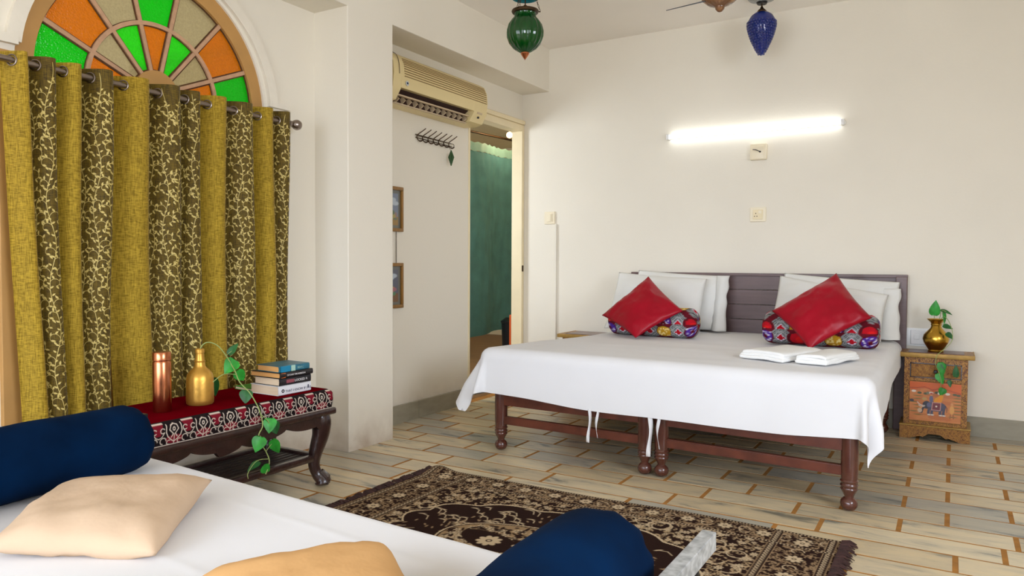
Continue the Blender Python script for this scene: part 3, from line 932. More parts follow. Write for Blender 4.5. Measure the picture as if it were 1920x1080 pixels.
def single_bed(x0, x1, yf0, yf1, label):
    t = thing('single_bed', ((x0 + x1) / 2, 4.3, 0), label, 'bed', 'dark wooden single beds pushed together')
    turned_leg(x0, yf0, t); turned_leg(x1, yf1, t); turned_leg(x0, 5.13, t); turned_leg(x1, 5.12, t)
    sh = (yf1 - yf0) / (x1 - x0)
    def rail(name, z0, z1, th, mt):
        bm = BM()
        vs = []
        for x in (x0 - .0, x1 + .0):
            y = yf0 + sh * (x - x0)
            for yy, zz in ((y - th, z0), (y + th, z0), (y + th, z1), (y - th, z1)): vs.append(bm.verts.new((x, yy, zz)))
        for f in ((0, 1, 2, 3), (7, 6, 5, 4), (0, 4, 5, 1), (1, 5, 6, 2), (2, 6, 7, 3), (3, 7, 4, 0)): bm.faces.new([vs[k] for k in f])
        bmesh.ops.bevel(bm, geom=bm.edges[:], offset=.004, segments=2, affect='EDGES')
        return obj(name, bm, mt, t)
    rail('foot_rail', .255, .345, .02, M['darkwood'])
    rail('stretcher', .148, .192, .016, M['darkwood'])
    for x, yy in ((x0, yf0), (x1, yf1)):
        box('side_rail', x - .018, yy, .235, x + .018, 5.13, .345, M['sidewood'], t, bev=.004)
    for k in range(6):
        y = 3.65 + k * .26
        box('slat', x0 + .01, y, .345, x1 - .01, y + .09, .36, M['sidewood'], t)
    return t


single_bed(-2.165, -1.303, 3.50, 3.472, 'dark wooden single bed with turned legs, nearer the bathroom doorway')
single_bed(-1.217, -.362, 3.475, 3.415, 'dark wooden single bed with turned legs, beside the vase nightstand')

hb = thing('headboard', (-1.2, 5.28, 0), 'dark weathered plank headboard against the cream back wall', 'headboard')
zz = .972
for k in range(5):
    box('plank', -2.09 + random.uniform(-.004, .004), 5.278 - .003 * (k % 2), zz - .100, -.31, 5.300, zz, M['headwood'], hb, bev=.0025)
    zz -= .1035
box('top_rail', -2.1, 5.262, .966, -.245, 5.305, .986, M['headwood'], hb, bev=.003)
for x in (-2.13, -.312): 
    box('post', x, 5.255, .0, x + .066, 5.306, .975, M['headwood'], hb, bev=.005)

mt_ = thing('mattress', (-1.28, 4.3, .36), 'thick mattress spanning the two single beds under the white bedspread', 'mattress')
box('pad', -2.02, 3.5, .362, -.335, 5.22, .555, M['sheet'], mt_, bev=.05, seg=4)

SHY = -.030
def bedlen(bx, by, dx, dy, sxn, syn):
    # the front hem drops further towards the right, the right skirt is tucked short away from the corner
    fy = 1.0
    if syn < 0 and dy > 0:
        t = (bx + 2.25) / 1.95
        fy = .97 + .09 * max(0, sin(pi * min(1, max(0, t)) ** .9)) + .015 * sin(bx * 7) + .05 * min(1, max(0, t))
    fx = 1.0
    if sxn > 0:
        k = min(1, max(0, (by - 3.44) / .9)); fx = 1.0 - .42 * k
    if sxn < 0 and dy > 0: fx = 1.0
    return fx, fy
def bedtaper(px, py, pz):
    k_ = min(1, max(0, (py - 3.5) / 1.0)) * min(1, max(0, (-1.3 - px) / .9))
    return px + .20 * k_, py, pz
bs = thing('bedspread', (-1.28, 4.3, .575), 'white cotton bedspread over the double bed, hem with ties hanging at the foot', 'bedspread')
drape('spread', -2.235, -.325, 3.475, 5.22, .572, .36, .33, .29, .0, M['sheet'], R=.06, du=.018, shear=SHY, flare=lambda sx_, ex: (.25 + (.75 if sx_ < 0 else -.2) * abs(ex)), wr=.0055, fold=.03, parent=bs, seed=2.2, rlen=bedlen, dmax=.42, post=bedtaper)
def tie(x, y, z0, z1, w, seed):
    V = np.zeros((2, 14, 3))
    for j in range(14):
        t = j / 13; z = z0 + (z1 - z0) * t
        cx = x + .006 * sin(t * 5 + seed) ; tw = 1.2 * sin(t * 3 + seed)
        for i, s in enumerate((-1, 1)): V[i, j] = (cx + s * w / 2 * cos(tw), y - .006 + s * w / 2 * sin(tw), z)
    o = link('tie', grid_mesh('tie', V), M['sheet'], bs)
    md = o.modifiers.new('thick', 'SOLIDIFY'); md.thickness = .0015
for x, z1, w, s in ((-1.578, .135, .016, .2), (-1.532, .165, .014, 2.0), (-1.250, .110, .022, .1), (-1.205, .155, .016, 2.4)):
    tie(x, 3.400 - .03 * (x + 1.28), .306, z1, w, s)

# white pillows
wp = 'white pillows leaning on the headboard'
p1 = pillow('white_pillow', ((-2.06, 5.10, .58), (-1.36, 5.10, .585), (-1.375, 5.24, .965), (-2.03, 5.24, 1.0)), .13, M['pillow'], 'white pillow at the back left of the headboard, its open pillowcase end showing', 'pillow', wp, seed=1, pinch=.03, wr=.008)
p2 = pillow('white_pillow', ((-2.16, 4.90, .58), (-1.46, 4.90, .59), (-1.47, 5.10, .945), (-2.13, 5.10, .985)), .15, M['pillow'], 'white pillow directly behind the left red cushion', 'pillow', wp, seed=2, pinch=.04, wr=.008)
p3 = pillow('white_pillow', ((-.99, 5.10, .585), (-.30, 5.10, .585), (-.285, 5.23, .94), (-.985, 5.24, .99)), .13, M['pillow'], 'white pillow at the back right of the headboard, next to the dark post', 'pillow', wp, seed=3, pinch=.03, wr=.008)
pillow('white_pillow', ((-1.02, 4.86, .58), (-.36, 4.88, .585), (-.335, 5.05, .865), (-.985, 5.10, .975)), .15, M['pillow'], 'white pillow directly behind the right red cushion', 'pillow', wp, seed=4, pinch=.04, wr=.008)

# loose open ends of the two back pillowcases
def case_flap(pl, x0, x1, yb, yt, z0, z1, seed):
    V = np.zeros((10, 26, 3))
    for i in range(10):
        for j in range(26):
            a, t = i / 9, j / 25
            wv = noise.noise(Vector((t * 5 + seed, a * 1.5, seed)))
            V[i, j] = (x0 + (x1 - x0) * a + .012 * wv * a - .012 * sin(pi * t) * a, yb + (yt - yb) * t - .03 * sin(pi * a) + .018 * wv * a, z0 + (z1 - z0) * t)
    o = link('pillowcase_flap', grid_mesh('pillowcase_flap', V), M['pillow'], pl)
    md = o.modifiers.new('thick', 'SOLIDIFY'); md.thickness = .004
case_flap(p1, -1.43, -1.335, 5.07, 5.20, .588, .968, 1.0)
case_flap(p3, -.40, -.272, 5.06, 5.19, .59, .90, 4.0)

# African print bolsters
def print_ras(seed):
    rr = random.Random(seed)
    Wd, Hd = 1.0, .66
    R_ = Ras(Wd, Hd, .004, lin(96, 14, 28))
    red, dred, pur, wht, yel, gry, blk = lin(176, 14, 30), lin(90, 8, 22), lin(74, 40, 140), lin(222, 214, 230), lin(190, 142, 30), lin(128, 130, 130), lin(24, 20, 22)
    for i in range(-1, 7):
        for j in range(-1, 6):
            x, y = i * .19 + (j % 2) * .095, j * .135
            # grey diamond with banded arcs and red square
            for r, c in ((.096, gry), (.082, blk), (.079, gry), (.065, blk), (.062, lin(150, 152, 150)), (.048, blk), (.045, gry)): R_.poly([(x - r, y), (x, y + r * .85), (x + r, y), (x, y - r * .85)], c)
            for r, c in ((.028, wht), (.022, red)): R_.poly([(x - r, y), (x, y + r), (x + r, y), (x, y - r)], c)
    for i in range(-1, 7):
        for j in range(-1, 6):
            x, y = i * .19 + .095 + (j % 2) * .095, j * .135
            k = (i * 2 + j) % 3
            if k == 0:
                R_.ell(x, y, .062, .055, dred); R_.ell(x, y, .05, .044, blk); R_.ell(x, y, .045, .04, red); R_.ell(x + .01, y - .006, .026, .02, lin(206, 26, 26))
            elif k == 1:
                R_.ell(x, y, .058, .05, dred, .4); R_.ell(x, y, .05, .042, pur, .4)
                for q in range(26): R_.ell(x + rr.uniform(-.04, .04), y + rr.uniform(-.034, .034), .0045, .0045, wht)
                R_.ell(x, y, .018, .014, dred)
            else:
                R_.ell(x, y, .05, .044, blk); R_.ell(x, y, .046, .04, yel)
                for q in range(22): R_.ell(x + rr.uniform(-.034, .034), y + rr.uniform(-.03, .03), .005, .005, lin(236, 214, 140))
    return R_
def print_bolster(p0, p1, r, label, seed):
    me, S, full = bolster_mesh('print_bolster', p0, p1, r, n=150, m_=110, gather=.02, wr=.003, seed=seed, capr=.6)
    o = link('print_bolster', me, M['attr'])
    R_ = print_ras(seed)
    n, m2 = 150, len(full)
    ii, jj = np.meshgrid(np.arange(n), np.arange(m2), indexing='ij')
    px = np.clip((S[jj] / R_.res).astype(int), 0, R_.nx - 1); py = ((ii / n * .6) / R_.res).astype(int) % R_.ny
    dye(me, R_.a[px, py])
    return setp(o, label, 'bolster', 'wax-print bolsters on the double bed')
print_bolster((-1.985, 4.62, .672), (-1.385, 4.62, .668), .098, 'red, purple and yellow wax-print bolster beneath the left red cushion', 3)
print_bolster((-.975, 4.585, .675), (-.345, 4.585, .668), .098, 'red, purple and yellow wax-print bolster beneath the right red cushion', 5)
rc = 'red satin cushions on the double bed'
pillow('satin_cushion', ((-1.695, 4.335, .585), (-1.455, 4.53, .752), (-1.745, 4.68, .965), (-2.00, 4.50, .705)), .11, M['satin'], 'crimson satin cushion stood on its corner in front of the left bolster', 'cushion', rc, pinch=.05, seed=6, wr=.006, back=.25)
pillow('satin_cushion', ((-.665, 4.27, .585), (-.375, 4.46, .758), (-.585, 4.66, 1.0), (-.905, 4.46, .778)), .12, M['satin'], 'crimson satin cushion stood on its corner in front of the right bolster, near the towels', 'cushion', rc, pinch=.06, seed=8, wr=.007, back=.25)

# folded towels
def towel(cx, cy, lx, ly, rot, n, label, seed, th=.017):
    t = thing('folded_towel', (cx, cy, .576), label, 'towel', 'folded white towels on the bed')
    z = .578
    for k in range(n):
        jx, jy = random.uniform(-.006, .006), random.uniform(-.006, .006)
        a, b = lx / 2 * (1 - .03 * k), ly / 2 * (1 - .03 * k)
        nu, nv = 26, 26
        bm = BM(); add_box(bm, -a + jx, -b + jy, 0, a + jx, b + jy, th, .008, 3)
        bmesh.ops.subdivide_edges(bm, edges=[e for e in bm.edges if e.calc_length() > .1], cuts=8, use_grid_fill=True)
        for v in bm.verts:
            v.co.z += noise.noise(Vector((v.co.x * 9 + seed, v.co.y * 9, k))) * .005 - .012 * (abs(v.co.x) / (lx / 2)) ** 4 * (k / max(1, n - 1))
            v.co.y += noise.noise(Vector((v.co.x * 11, seed, k))) * .004
        bmesh.ops.transform(bm, matrix=Matrix.Translation((cx, cy, z)) @ Matrix.Rotation(rot, 4, 'Z'), verts=bm.verts)
        obj('fold', bm, M['towel'], t, sharp=False)
        z += th * .86
    return t
towel(-.735, 3.90, .25, .38, radians(-22), 3, 'folded white towel beside the bigger neat one, with a rolled edge, left of the pair', 1.0)
towel(-.515, 3.86, .155, .38, radians(-16), 3, 'folded white towel nearer the nightstand, right of the pair', 5.0)

# ------------------------------------------------------------------ NIGHTSTANDS
def nightstand(cx, yf, hgt, label, painted=True):
    t = thing('nightstand', (cx, yf + .12, 0), label, 'nightstand', 'gold painted nightstands beside the double bed')
    w, dp = .165, 5.29 - yf
    yb = 5.29
    k = hgt / .53
    Fm = M['filigree']
    def Z(z): return z * k
    # carcass as a frame: two sides, back, rails
    bm = BM()
    add_box(bm, cx - w, yf, Z(.085), cx - w + .03, yb, Z(.495)); add_box(bm, cx + w - .03, yf, Z(.085), cx + w, yb, Z(.495))
    add_box(bm, cx - w + .03, yf, Z(.085), cx + w - .03, yf + .03, Z(.105)); add_box(bm, cx - w + .03, yf, Z(.35), cx + w - .03, yf + .03, Z(.372))
    add_box(bm, cx - w + .03, yf, Z(.462), cx + w - .03, yf + .03, Z(.495)); add_box(bm, cx - w + .02, yf + .025, Z(.085), cx + w - .02, yb, Z(.49))
    obj('carcass', bm, Fm, t, smooth=False)
    box('top', cx - w - .028, yf - .028, Z(.505), cx + w + .028, yb, Z(.522), M['filigree'], t, bev=.004)
    bm = BM(); add_box(bm, cx - w - .032, yf - .033, Z(.497), cx + w + .032, yf - .024, Z(.524), .003)
    add_box(bm, cx - w - .033, yf - .03, Z(.497), cx - w - .025, yb, Z(.524), .003); add_box(bm, cx + w + .025, yf - .03, Z(.497), cx + w + .033, yb, Z(.524), .003)
    obj('gilt_edge', bm, M['dullgilt'], t)
    box('top_panel', cx - w + .02, yf + .01, Z(.521), cx + w - .02, yb - .03, Z(.5245), M['darkwood'], t)
    dr = box('drawer', cx - w + .036, yf - .010, Z(.378), cx + w - .036, yf + .02, Z(.456), Fm, t, bev=.003)
    bm = BM()
    for a in ((cx - w + .030, Z(.372), cx + w - .030, Z(.378)), (cx - w + .030, Z(.456), cx + w - .030, Z(.462)), (cx - w + .03, Z(.372), cx - w + .036, Z(.462)), (cx + w - .036, Z(.372), cx + w - .03, Z(.462))):
        add_box(bm, a[0], yf - .002, a[1], a[2], yf + .004, a[3])
    obj('drawer_outline', bm, M['blackwood'], t, smooth=False)
    lathe('knob', cx, yf - .010, Z(.417), [(0, .02), (.008, .02), (.011, .014), (.009, .008), (.005, .004), (.005, 0)], M['black'], dr, 14, axis=Matrix.Rotation(pi / 2, 4, 'X'))
    if painted:
        R_ = Ras(.268, .235, .0022, lin(196, 120, 62))
        rr = random.Random(2)
        org, dorg, grn, drk, blu, tan, mar, yel, wht = lin(204, 92, 22), lin(170, 66, 18), lin(96, 96, 34), lin(38, 34, 44), lin(92, 92, 120), lin(206, 146, 88), lin(112, 40, 46), lin(222, 150, 30), lin(226, 212, 196)
        for j in range(60): R_.ell(rr.uniform(0, .27), rr.uniform(0, .23), rr.uniform(.02, .06), rr.uniform(.004, .012), lin(*( (202, 128, 70) if rr.random() < .5 else (186, 106, 54))))
        R_.poly([(0, .235), (0, .19), (.03, .186), (.06, .2), (.1, .196), (.125, .178), (.16, .2), (.19, .184), (.23, .178), (.268, .165), (.268, .235)], org)
        R_.line([(0, .196), (.04, .198), (.08, .206), (.12, .19), (.17, .206), (.22, .19), (.268, .178)], .006, dorg)
        for q in range(9): R_.ell(.02 + q * .03 + rr.uniform(-.006, .006), .172 + rr.uniform(-.012, .006), .012, .007, (lin(70, 72, 34) if q % 3 else wht))
        for j in range(7):
            for x0_ in (.0, .2):
                R_.ell(x0_ + rr.uniform(.02, .055), .15 - j * .019, .024, .0028, grn)
        R_.ell(.012, .12, .012, .008, drk)
        # elephant walking left: body, head, trunk, tusks, legs, saddle cloth, howdah, mahout
        R_.ell(.142, .092, .05, .03, lin(70, 66, 84)); R_.ell(.092, .098, .022, .024, drk); R_.ell(.104, .098, .012, .016, blu)
        R_.line([(.08, .09), (.07, .07), (.066, .052), (.058, .05)], .011, drk)
        R_.line([(.082, .092), (.062, .094), (.048, .104), (.043, .112)], .004, wht); R_.line([(.078, .086), (.06, .086), (.05, .094)], .0035, wht)
        for lx in (.105, .122, .165, .182): 
            R_.line([(lx, .08), (lx - .004, .052), (lx - .001, .04)], .014, lin(66, 62, 80)); R_.ell(lx, .04, .009, .004, wht)
        R_.poly([(.118, .07), (.162, .07), (.165, .115), (.122, .115)], mar); R_.line([(.118, .07), (.162, .07), (.165, .115), (.122, .115), (.118, .07)], .003, lin(220, 160, 150)); R_.ell(.142, .093, .005, .005, wht)
        R_.line([(.19, .1), (.197, .085), (.196, .062)], .0035, drk)
        R_.poly([(.128, .118), (.168, .118), (.178, .158), (.165, .166), (.15, .15), (.134, .14)], yel); R_.poly([(.14, .12), (.165, .12), (.17, .15), (.15, .14)], lin(232, 140, 30))
        R_.ell(.115, .135, .01, .022, blu); R_.ell(.115, .162, .007, .008, tan); R_.ell(.115, .168, .008, .005, lin(180, 60, 40))
        R_.ell(.156, .172, .009, .008, wht); R_.ell(.096, .17, .008, .009, lin(110, 112, 84)); R_.ell(.08, .134, .013, .009, lin(180, 150, 90))
        R_.ell(.222, .078, .012, .026, lin(216, 156, 84)); R_.ell(.222, .112, .007, .009, tan); R_.line([(.215, .05), (.213, .028)], .006, lin(150, 90, 50)); R_.line([(.229, .05), (.231, .028)], .006, lin(150, 90, 50))
        R_.ell(.056, .062, .012, .014, lin(200, 170, 140)); R_.ell(.062, .08, .006, .007, tan)
        V = np.zeros((R_.nx, R_.ny, 3))
        V[..., 0] = cx - .134 + R_.X; V[..., 1] = yf - .004; V[..., 2] = Z(.112) + R_.Y * k
        d2 = box('door', cx - w + .031, yf - .003, Z(.106), cx + w - .031, yf + .02, Z(.349), Fm, t, bev=.002)
        me = grid_mesh('painted_panel', V); o = link('painted_panel', me, M['gloss_attr'], d2); dye(me, R_.a)
        setp(o, 'folk painting of a decorated elephant with riders under orange hills')
    else: box('door', cx - w + .031, yf - .003, Z(.106), cx + w - .031, yf + .02, Z(.349), Fm, t, bev=.002)
    # plinth with a scalloped lower edge
    e = w + .018
    poly = [(cx - e, 0), (cx - e + .05, 0.0), (cx - .075, .02), (cx - .06, .014), (cx - .04, .03), (cx - .03, .036), (cx + .03, .036), (cx + .04, .03), (cx + .06, .014), (cx + .075, .02), (cx + e - .05, 0), (cx + e, 0), (cx + e, Z(.082)), (cx - e, Z(.082))]
    bm = BM(); add_prism(bm, poly, 'y', yf - .018, yf + .004)
    add_box(bm, cx - e, yf + .004, 0, cx - e + .02, yb, Z(.082)); add_box(bm, cx + e - .02, yf + .004, 0, cx + e, yb, Z(.082))
    obj('plinth', bm, Fm, t, smooth=False)
    box('plinth_moulding', cx - e - .003, yf - .023, Z(.078), cx + e + .003, yb, Z(.088), M['dullgilt'], t, bev=.003)
    return t
nightstand(-.078, 5.06, .527, 'gold filigree nightstand with a painted elephant door, under the brass vase')
nightstand(-2.38, 5.0, .52, 'gold-edged nightstand mostly hidden at the far left of the double bed')

# brass vase and its cutting
VX, VY, VZ = -.082, 5.16, .5225
vz = thing('brass_vase', (VX, VY, VZ), 'round-bellied brass vase with a flared rim on the nightstand', 'vase')
lathe('body', VX, VY, VZ, [(0, .0), (.042, 0), (.044, .006), (.040, .012), (.050, .028), (.066, .055), (.072, .078), (.066, .102), (.048, .124), (.032, .142), (.027, .156), (.030, .164), (.028, .170), (.036, .182), (.050, .196), (.051, .199), (.044, .196), (.028, .178), (.022, .16), (.022, .12), (0, .12)], M['brass'], vz, 36)


def leaf_mesh(base, tip, nrm, w, curl=.15, heart=True):
    base, tip, nrm = Vector(base), Vector(tip), Vector(nrm).normalized()
    ax = tip - base; L = ax.length; ax.normalize()
    sd_ = ax.cross(nrm).normalized(); nn = sd_.cross(ax)
    prof = [(-.06, .0, ), (-.07, .45), (.02, .78), (.16, .98), (.34, 1.0), (.55, .8), (.75, .5), (.9, .2), (1.0, .0)]
    bm = BM(); rows_ = []
    for t, ww in prof:
        tt = max(t, 0) if abs(ww) < .01 else t
        mid = base + ax * L * max(0, t) - nn * curl * L * t * t
        edge = base + ax * L * t - nn * curl * L * t * t
        rows_.append([bm.verts.new(edge + sd_ * w / 2 * ww * s - (0 if False else nn * (-.12 * w * ww * abs(s)))) if s else bm.verts.new(mid) for s in (-1, -.5, 0, .5, 1)])
    for a, b in zip(rows_[:-1], rows_[1:]):
        for k in range(4): bm.faces.new((a[k], a[k + 1], b[k + 1], b[k]))
    bmesh.ops.remove_doubles(bm, verts=bm.verts, dist=1e-6)
    return bm
CAMV = Vector((0, 0, 1.05))
def plant(name, loc, label, stems, leaves, mt_s):
    t = thing(name, loc, label, 'plant')
    for pts, r in stems:
        bm = BM(); add_tube(bm, spline(pts, 5), r, 6); obj('stem', bm, mt_s, t)
    for b, tp, nr, w, kind in leaves:
        o = obj('leaf', leaf_mesh(b, tp, nr, w), M[kind], t, sharp=False)
    return t
toC = (Vector((0, 0, 1.05)) - Vector((VX, VY, .6))).normalized()
vzt = VZ + .19
plant('pothos_cutting', (VX, VY, vzt), 'pothos cutting trailing from the brass vase down the nightstand', [
    ([(VX, VY, VZ + .13), (VX - .012, VY, vzt + .02), (VX - .010, VY - .01, vzt + .045)], .0018),
    ([(VX + .005, VY, VZ + .13), (VX + .02, VY, vzt + .03), (VX + .028, VY - .01, vzt + .062), (VX + .05, VY - .02, vzt + .055)], .0018),
    ([(VX + .01, VY, VZ + .13), (VX + .03, VY - .02, vzt + .02), (VX + .06, VY - .05, vzt + .01), (VX + .085, VY - .07, vzt - .06), (VX + .08, VY - .09, vzt - .12), (VX + .03, VY - .14, VZ + .015), (VX + .008, VY - .155, VZ - .01), (VX + .004, VY - .157, VZ - .06), (VX + .02, VY - .16, VZ - .10), (VX + .034, VY - .165, VZ - .16), (VX + .03, VY - .165, VZ - .215)], .0019)],
    [((VX - .012, VY - .01, vzt + .035), (VX - .004, VY - .03, vzt + .122), toC, .062, 'leaf'),
     ((VX + .022, VY - .01, vzt + .062), (VX + .085, VY - .03, vzt + .045), (0, -.5, 1), .035, 'darkleaf'),
     ((VX + .035, VY - .02, vzt + .055), (VX + .05, VY - .04, vzt - .02), (.8, -.5, .3), .036, 'leaf'),
     ((VX + .038, VY - .05, vzt - .028), (VX + .088, VY - .06, vzt - .040), (.1, -.8, .7), .036, 'darkleaf'),
     ((VX + .056, VY - .05, vzt - .072), (VX + .09, VY - .07, vzt - .102), (.1, -.9, .5), .034, 'darkleaf'),
     ((VX + .03, VY - .16, VZ - .05), (VX + .044, VY - .17, VZ - .125), toC, .045, 'leaf'),
     ((VX + .045, VY - .16, VZ - .055), (VX + .05, VY - .17, VZ - .09), toC, .03, 'darkleaf'),
     ((VX + .108, VY - .15, VZ - .125), (VX + .107, VY - .16, VZ - .055), toC, .034, 'darkleaf'),
     ((VX + .018, VY - .16, VZ - .115), (VX + .045, VY - .17, VZ - .175), toC, .046, 'leaf'),
     ((VX + .048, VY - .165, VZ - .20), (VX + .03, VY - .172, VZ - .24), toC, .044, 'leaf'),
     ((VX + .075, VY - .16, VZ - .15), (VX + .082, VY - .17, VZ - .19), toC, .024, 'darkleaf')], M['stem'])

# ------------------------------------------------------------------ RUG
RW, RD = 1.895, 1.22            # pattern field, without fringe
def rug_ras():
    R_ = Ras(RW, RD, .003, lin(42, 26, 21))
    rr = random.Random(11)
    dk, cr, tn, md = lin(42, 26, 21), lin(196, 174, 142), lin(150, 124, 94), lin(110, 84, 64)
    def scribble(x0, y0, x1, y1, n, c, s0=.006, s1=.014, w=.0038):
        for q in range(n):
            x, y = rr.uniform(x0, x1), rr.uniform(y0, y1); a = rr.uniform(0, 6.28); r = rr.uniform(s0, s1)
            R_.arc(x, y, r, a, a + rr.uniform(1.5, 3.6), w, c, 5)
            if rr.random() < .6: R_.ell(x + r * cos(a), y + r * sin(a), .0055, .0034, c, a)
    for x0, y0, x1, y1, n in ((0, RD - .17, RW, RD, 1150), (0, 0, RW, .17, 800), (0, .17, .25, RD - .17, 700), (RW - .25, .17, RW, RD - .17, 700)): scribble(x0, y0, x1, y1, n, tn)
    fx0, fx1, fy0, fy1 = .25, RW - .25, .16, RD - .16
    scribble(fx0, fy0, fx1, fy1, 2900, lin(172, 146, 112), .005, .012, .004)
    for q in range(520): R_.flower(rr.uniform(fx0, fx1), rr.uniform(fy0, fy1), rr.uniform(.010, .017), cr, dk, 6, rr.uniform(0, 1))
    for q in range(70): R_.arc(rr.uniform(fx0, fx1), rr.uniform(fy0, fy1), rr.uniform(.025, .05), rr.uniform(0, 6), rr.uniform(6, 9), .005, cr, 14)
    for k in range(12):
        x = .12 + k * (RW - .24) / 11
        for y in (.075, RD - .075):
            R_.ell(x, y, .034, .030, dk); R_.flower(x, y, .030, cr, dk, 8); R_.arc(x + .075, y + .01, .022, 0, 4.4, .004, cr); R_.arc(x - .07, y - .012, .02, 2, 6, .004, cr)
    for k in range(7):
        y = .1 + k * (RD - .2) / 6
        for x in (.125, RW - .125):
            R_.ell(x, y, .034, .038, dk); R_.flower(x, y, .032, cr, dk, 8); R_.arc(x, y + .08, .022, 0, 4.4, .004, cr)
    for x in (.028, .222, RW - .028, RW - .222):
        R_.poly([(x - .017, 0), (x + .017, 0), (x + .017, RD), (x - .017, RD)], dk)
        for y in np.arange(.01, RD, .02): R_.arc(x, y, .007, .5, 5.5, .0035, cr, 6)
        for s in (-.016, .016): R_.line([(x + s, 0), (x + s, RD)], .0034, tn)
    for y, h in ((.008, .008), (.146, .006), (RD - .008, .008), (RD - .146, .006)):
        R_.poly([(0, y - h), (RW, y - h), (RW, y + h), (0, y + h)], dk)
        for x in np.arange(.01, RW, .013): R_.ell(x, y, .0032, .005, cr)
    cx, cy = RW * .485, RD * .44
    def med(sx_, sy_, c, sc, n=7, pw=.12):
        pts = []
        for k in range(200):
            a = 2 * pi * k / 200
            r = 1 + sc * abs(sin(a * n)) - pw * abs(cos(a)) ** 8
            pts.append((cx + sx_ * r * cos(a), cy + sy_ * r * sin(a)))
        R_.poly(pts, c); return pts
    med(.655, .405, cr, .07); med(.645, .395, dk, .07)
    for q in range(330):
        a = rr.uniform(0, 6.28); r = rr.uniform(.5, .97)
        x, y = cx + .62 * r * cos(a), cy + .37 * r * sin(a)
        b = rr.uniform(-.35, .35) + (2.2 if y > cy else -2.2) + (.5 if x > cx else -.3)
        L = rr.uniform(.03, .075)
        if rr.random() < .42:
            R_.line([(x, y), (x + L * .5 * cos(b), y + L * .6 * sin(b)), (x + L * cos(b + .35), y + L * sin(b + .35))], .004, cr)
            R_.ell(x + L * cos(b + .35), y + L * sin(b + .35), .016, .0042, cr, b + 1.4)
        else: R_.ell(x, y, .010, .0042, tn, b + rr.uniform(-.5, .5))
    pts = med(.40, .215, cr, .0, pw=.05); med(.392, .208, dk, 0, pw=.05); pts = med(.385, .20, lin(150, 124, 92), 0, pw=.05)
    for q in range(520):
        a = rr.uniform(0, 6.28); r = rr.uniform(.0, .96) ** .5
        x, y = cx + .37 * r * cos(a), cy + .185 * r * sin(a)
        R_.ell(x, y, rr.uniform(.008, .02), rr.uniform(.005, .010), dk, rr.uniform(0, 3))
        if q % 3 == 0: R_.flower(x, y, .016, cr, dk, 5)
    for s in (-1, 1):
        R_.ell(cx + s * .16, cy, .15, .07, dk, s * .35); R_.flower(cx + s * .16, cy, .05, cr, dk, 9)
    R_.ell(cx, cy, .09, .07, dk); R_.flower(cx, cy, .06, cr, dk, 10)
    return R_
rug = thing('rug', (-1.28, 2.37, 0), 'brown and cream floral rug with fringed ends on the tiled floor', 'rug')
RR = rug_ras()
V = np.zeros((RR.nx, RR.ny, 3)); V[..., 0] = RR.X - 2.232; V[..., 1] = RR.Y + 1.765
V[..., 1] += .008 * np.sin(V[..., 0] * 5) * (RR.Y / RD) - .012 * (V[..., 0] + 1.3)*-1.0
V[..., 2] = .0085 + .0022 * np.sin(V[..., 0] * 7 + 1) * np.sin(V[..., 1] * 5)
# upturned edge at the far left corner
V[..., 2] += .02 * np.exp(-((V[..., 0] + 2.2) ** 2 + (V[..., 1] - 2.96) ** 2) / .004)
me = grid_mesh('pile', V); pile = link('pile', me, M['rug'], rug); dye(me, RR.a)
bm = BM()
e_ = lambda x: .012 * (x + 1.3)
add_box(bm, -2.232, 1.775, .001, -.337, 2.965, .005); obj('backing', bm, M['fringe'], rug, smooth=False)
for s, x in ((-1, -2.230), (1, -.339)):
    bm = BM(); rr = random.Random(5 + s)
    y = 1.77
    while y < 2.98:
        L = rr.uniform(.036, .062); a = rr.uniform(-.35, .35); w = rr.uniform(.004, .009)
        p0 = Vector((x, y + e_(x), .009)); p1 = Vector((x + s * L * .55, y + e_(x) + a * L * .5, .011 + rr.uniform(0, .004))); p2 = Vector((x + s * L, y + e_(x) + a * L * 1.3, .003))
        add_tube(bm, [p0, p1, p2], [w * .6, w * .75, w * .3], 5)
        y += rr.uniform(.006, .011)
    setp(obj('fringe', bm, M['fringe'], rug), kind='stuff')

# ------------------------------------------------------------------ BENCH
bx0, bx1, by0, by1, bzt = -2.93, -2.495, 1.50, 2.53, .455
bench = thing('bench', ((bx0 + bx1) / 2, (by0 + by1) / 2, 0), 'low carved dark wood bench with a maroon velvet top below the curtain', 'bench')
bm = BM(); add_box(bm, bx0, by0, .385, bx1, by1, bzt, .028, 5)
obj('cushion_top', bm, M['benchred'], bench)
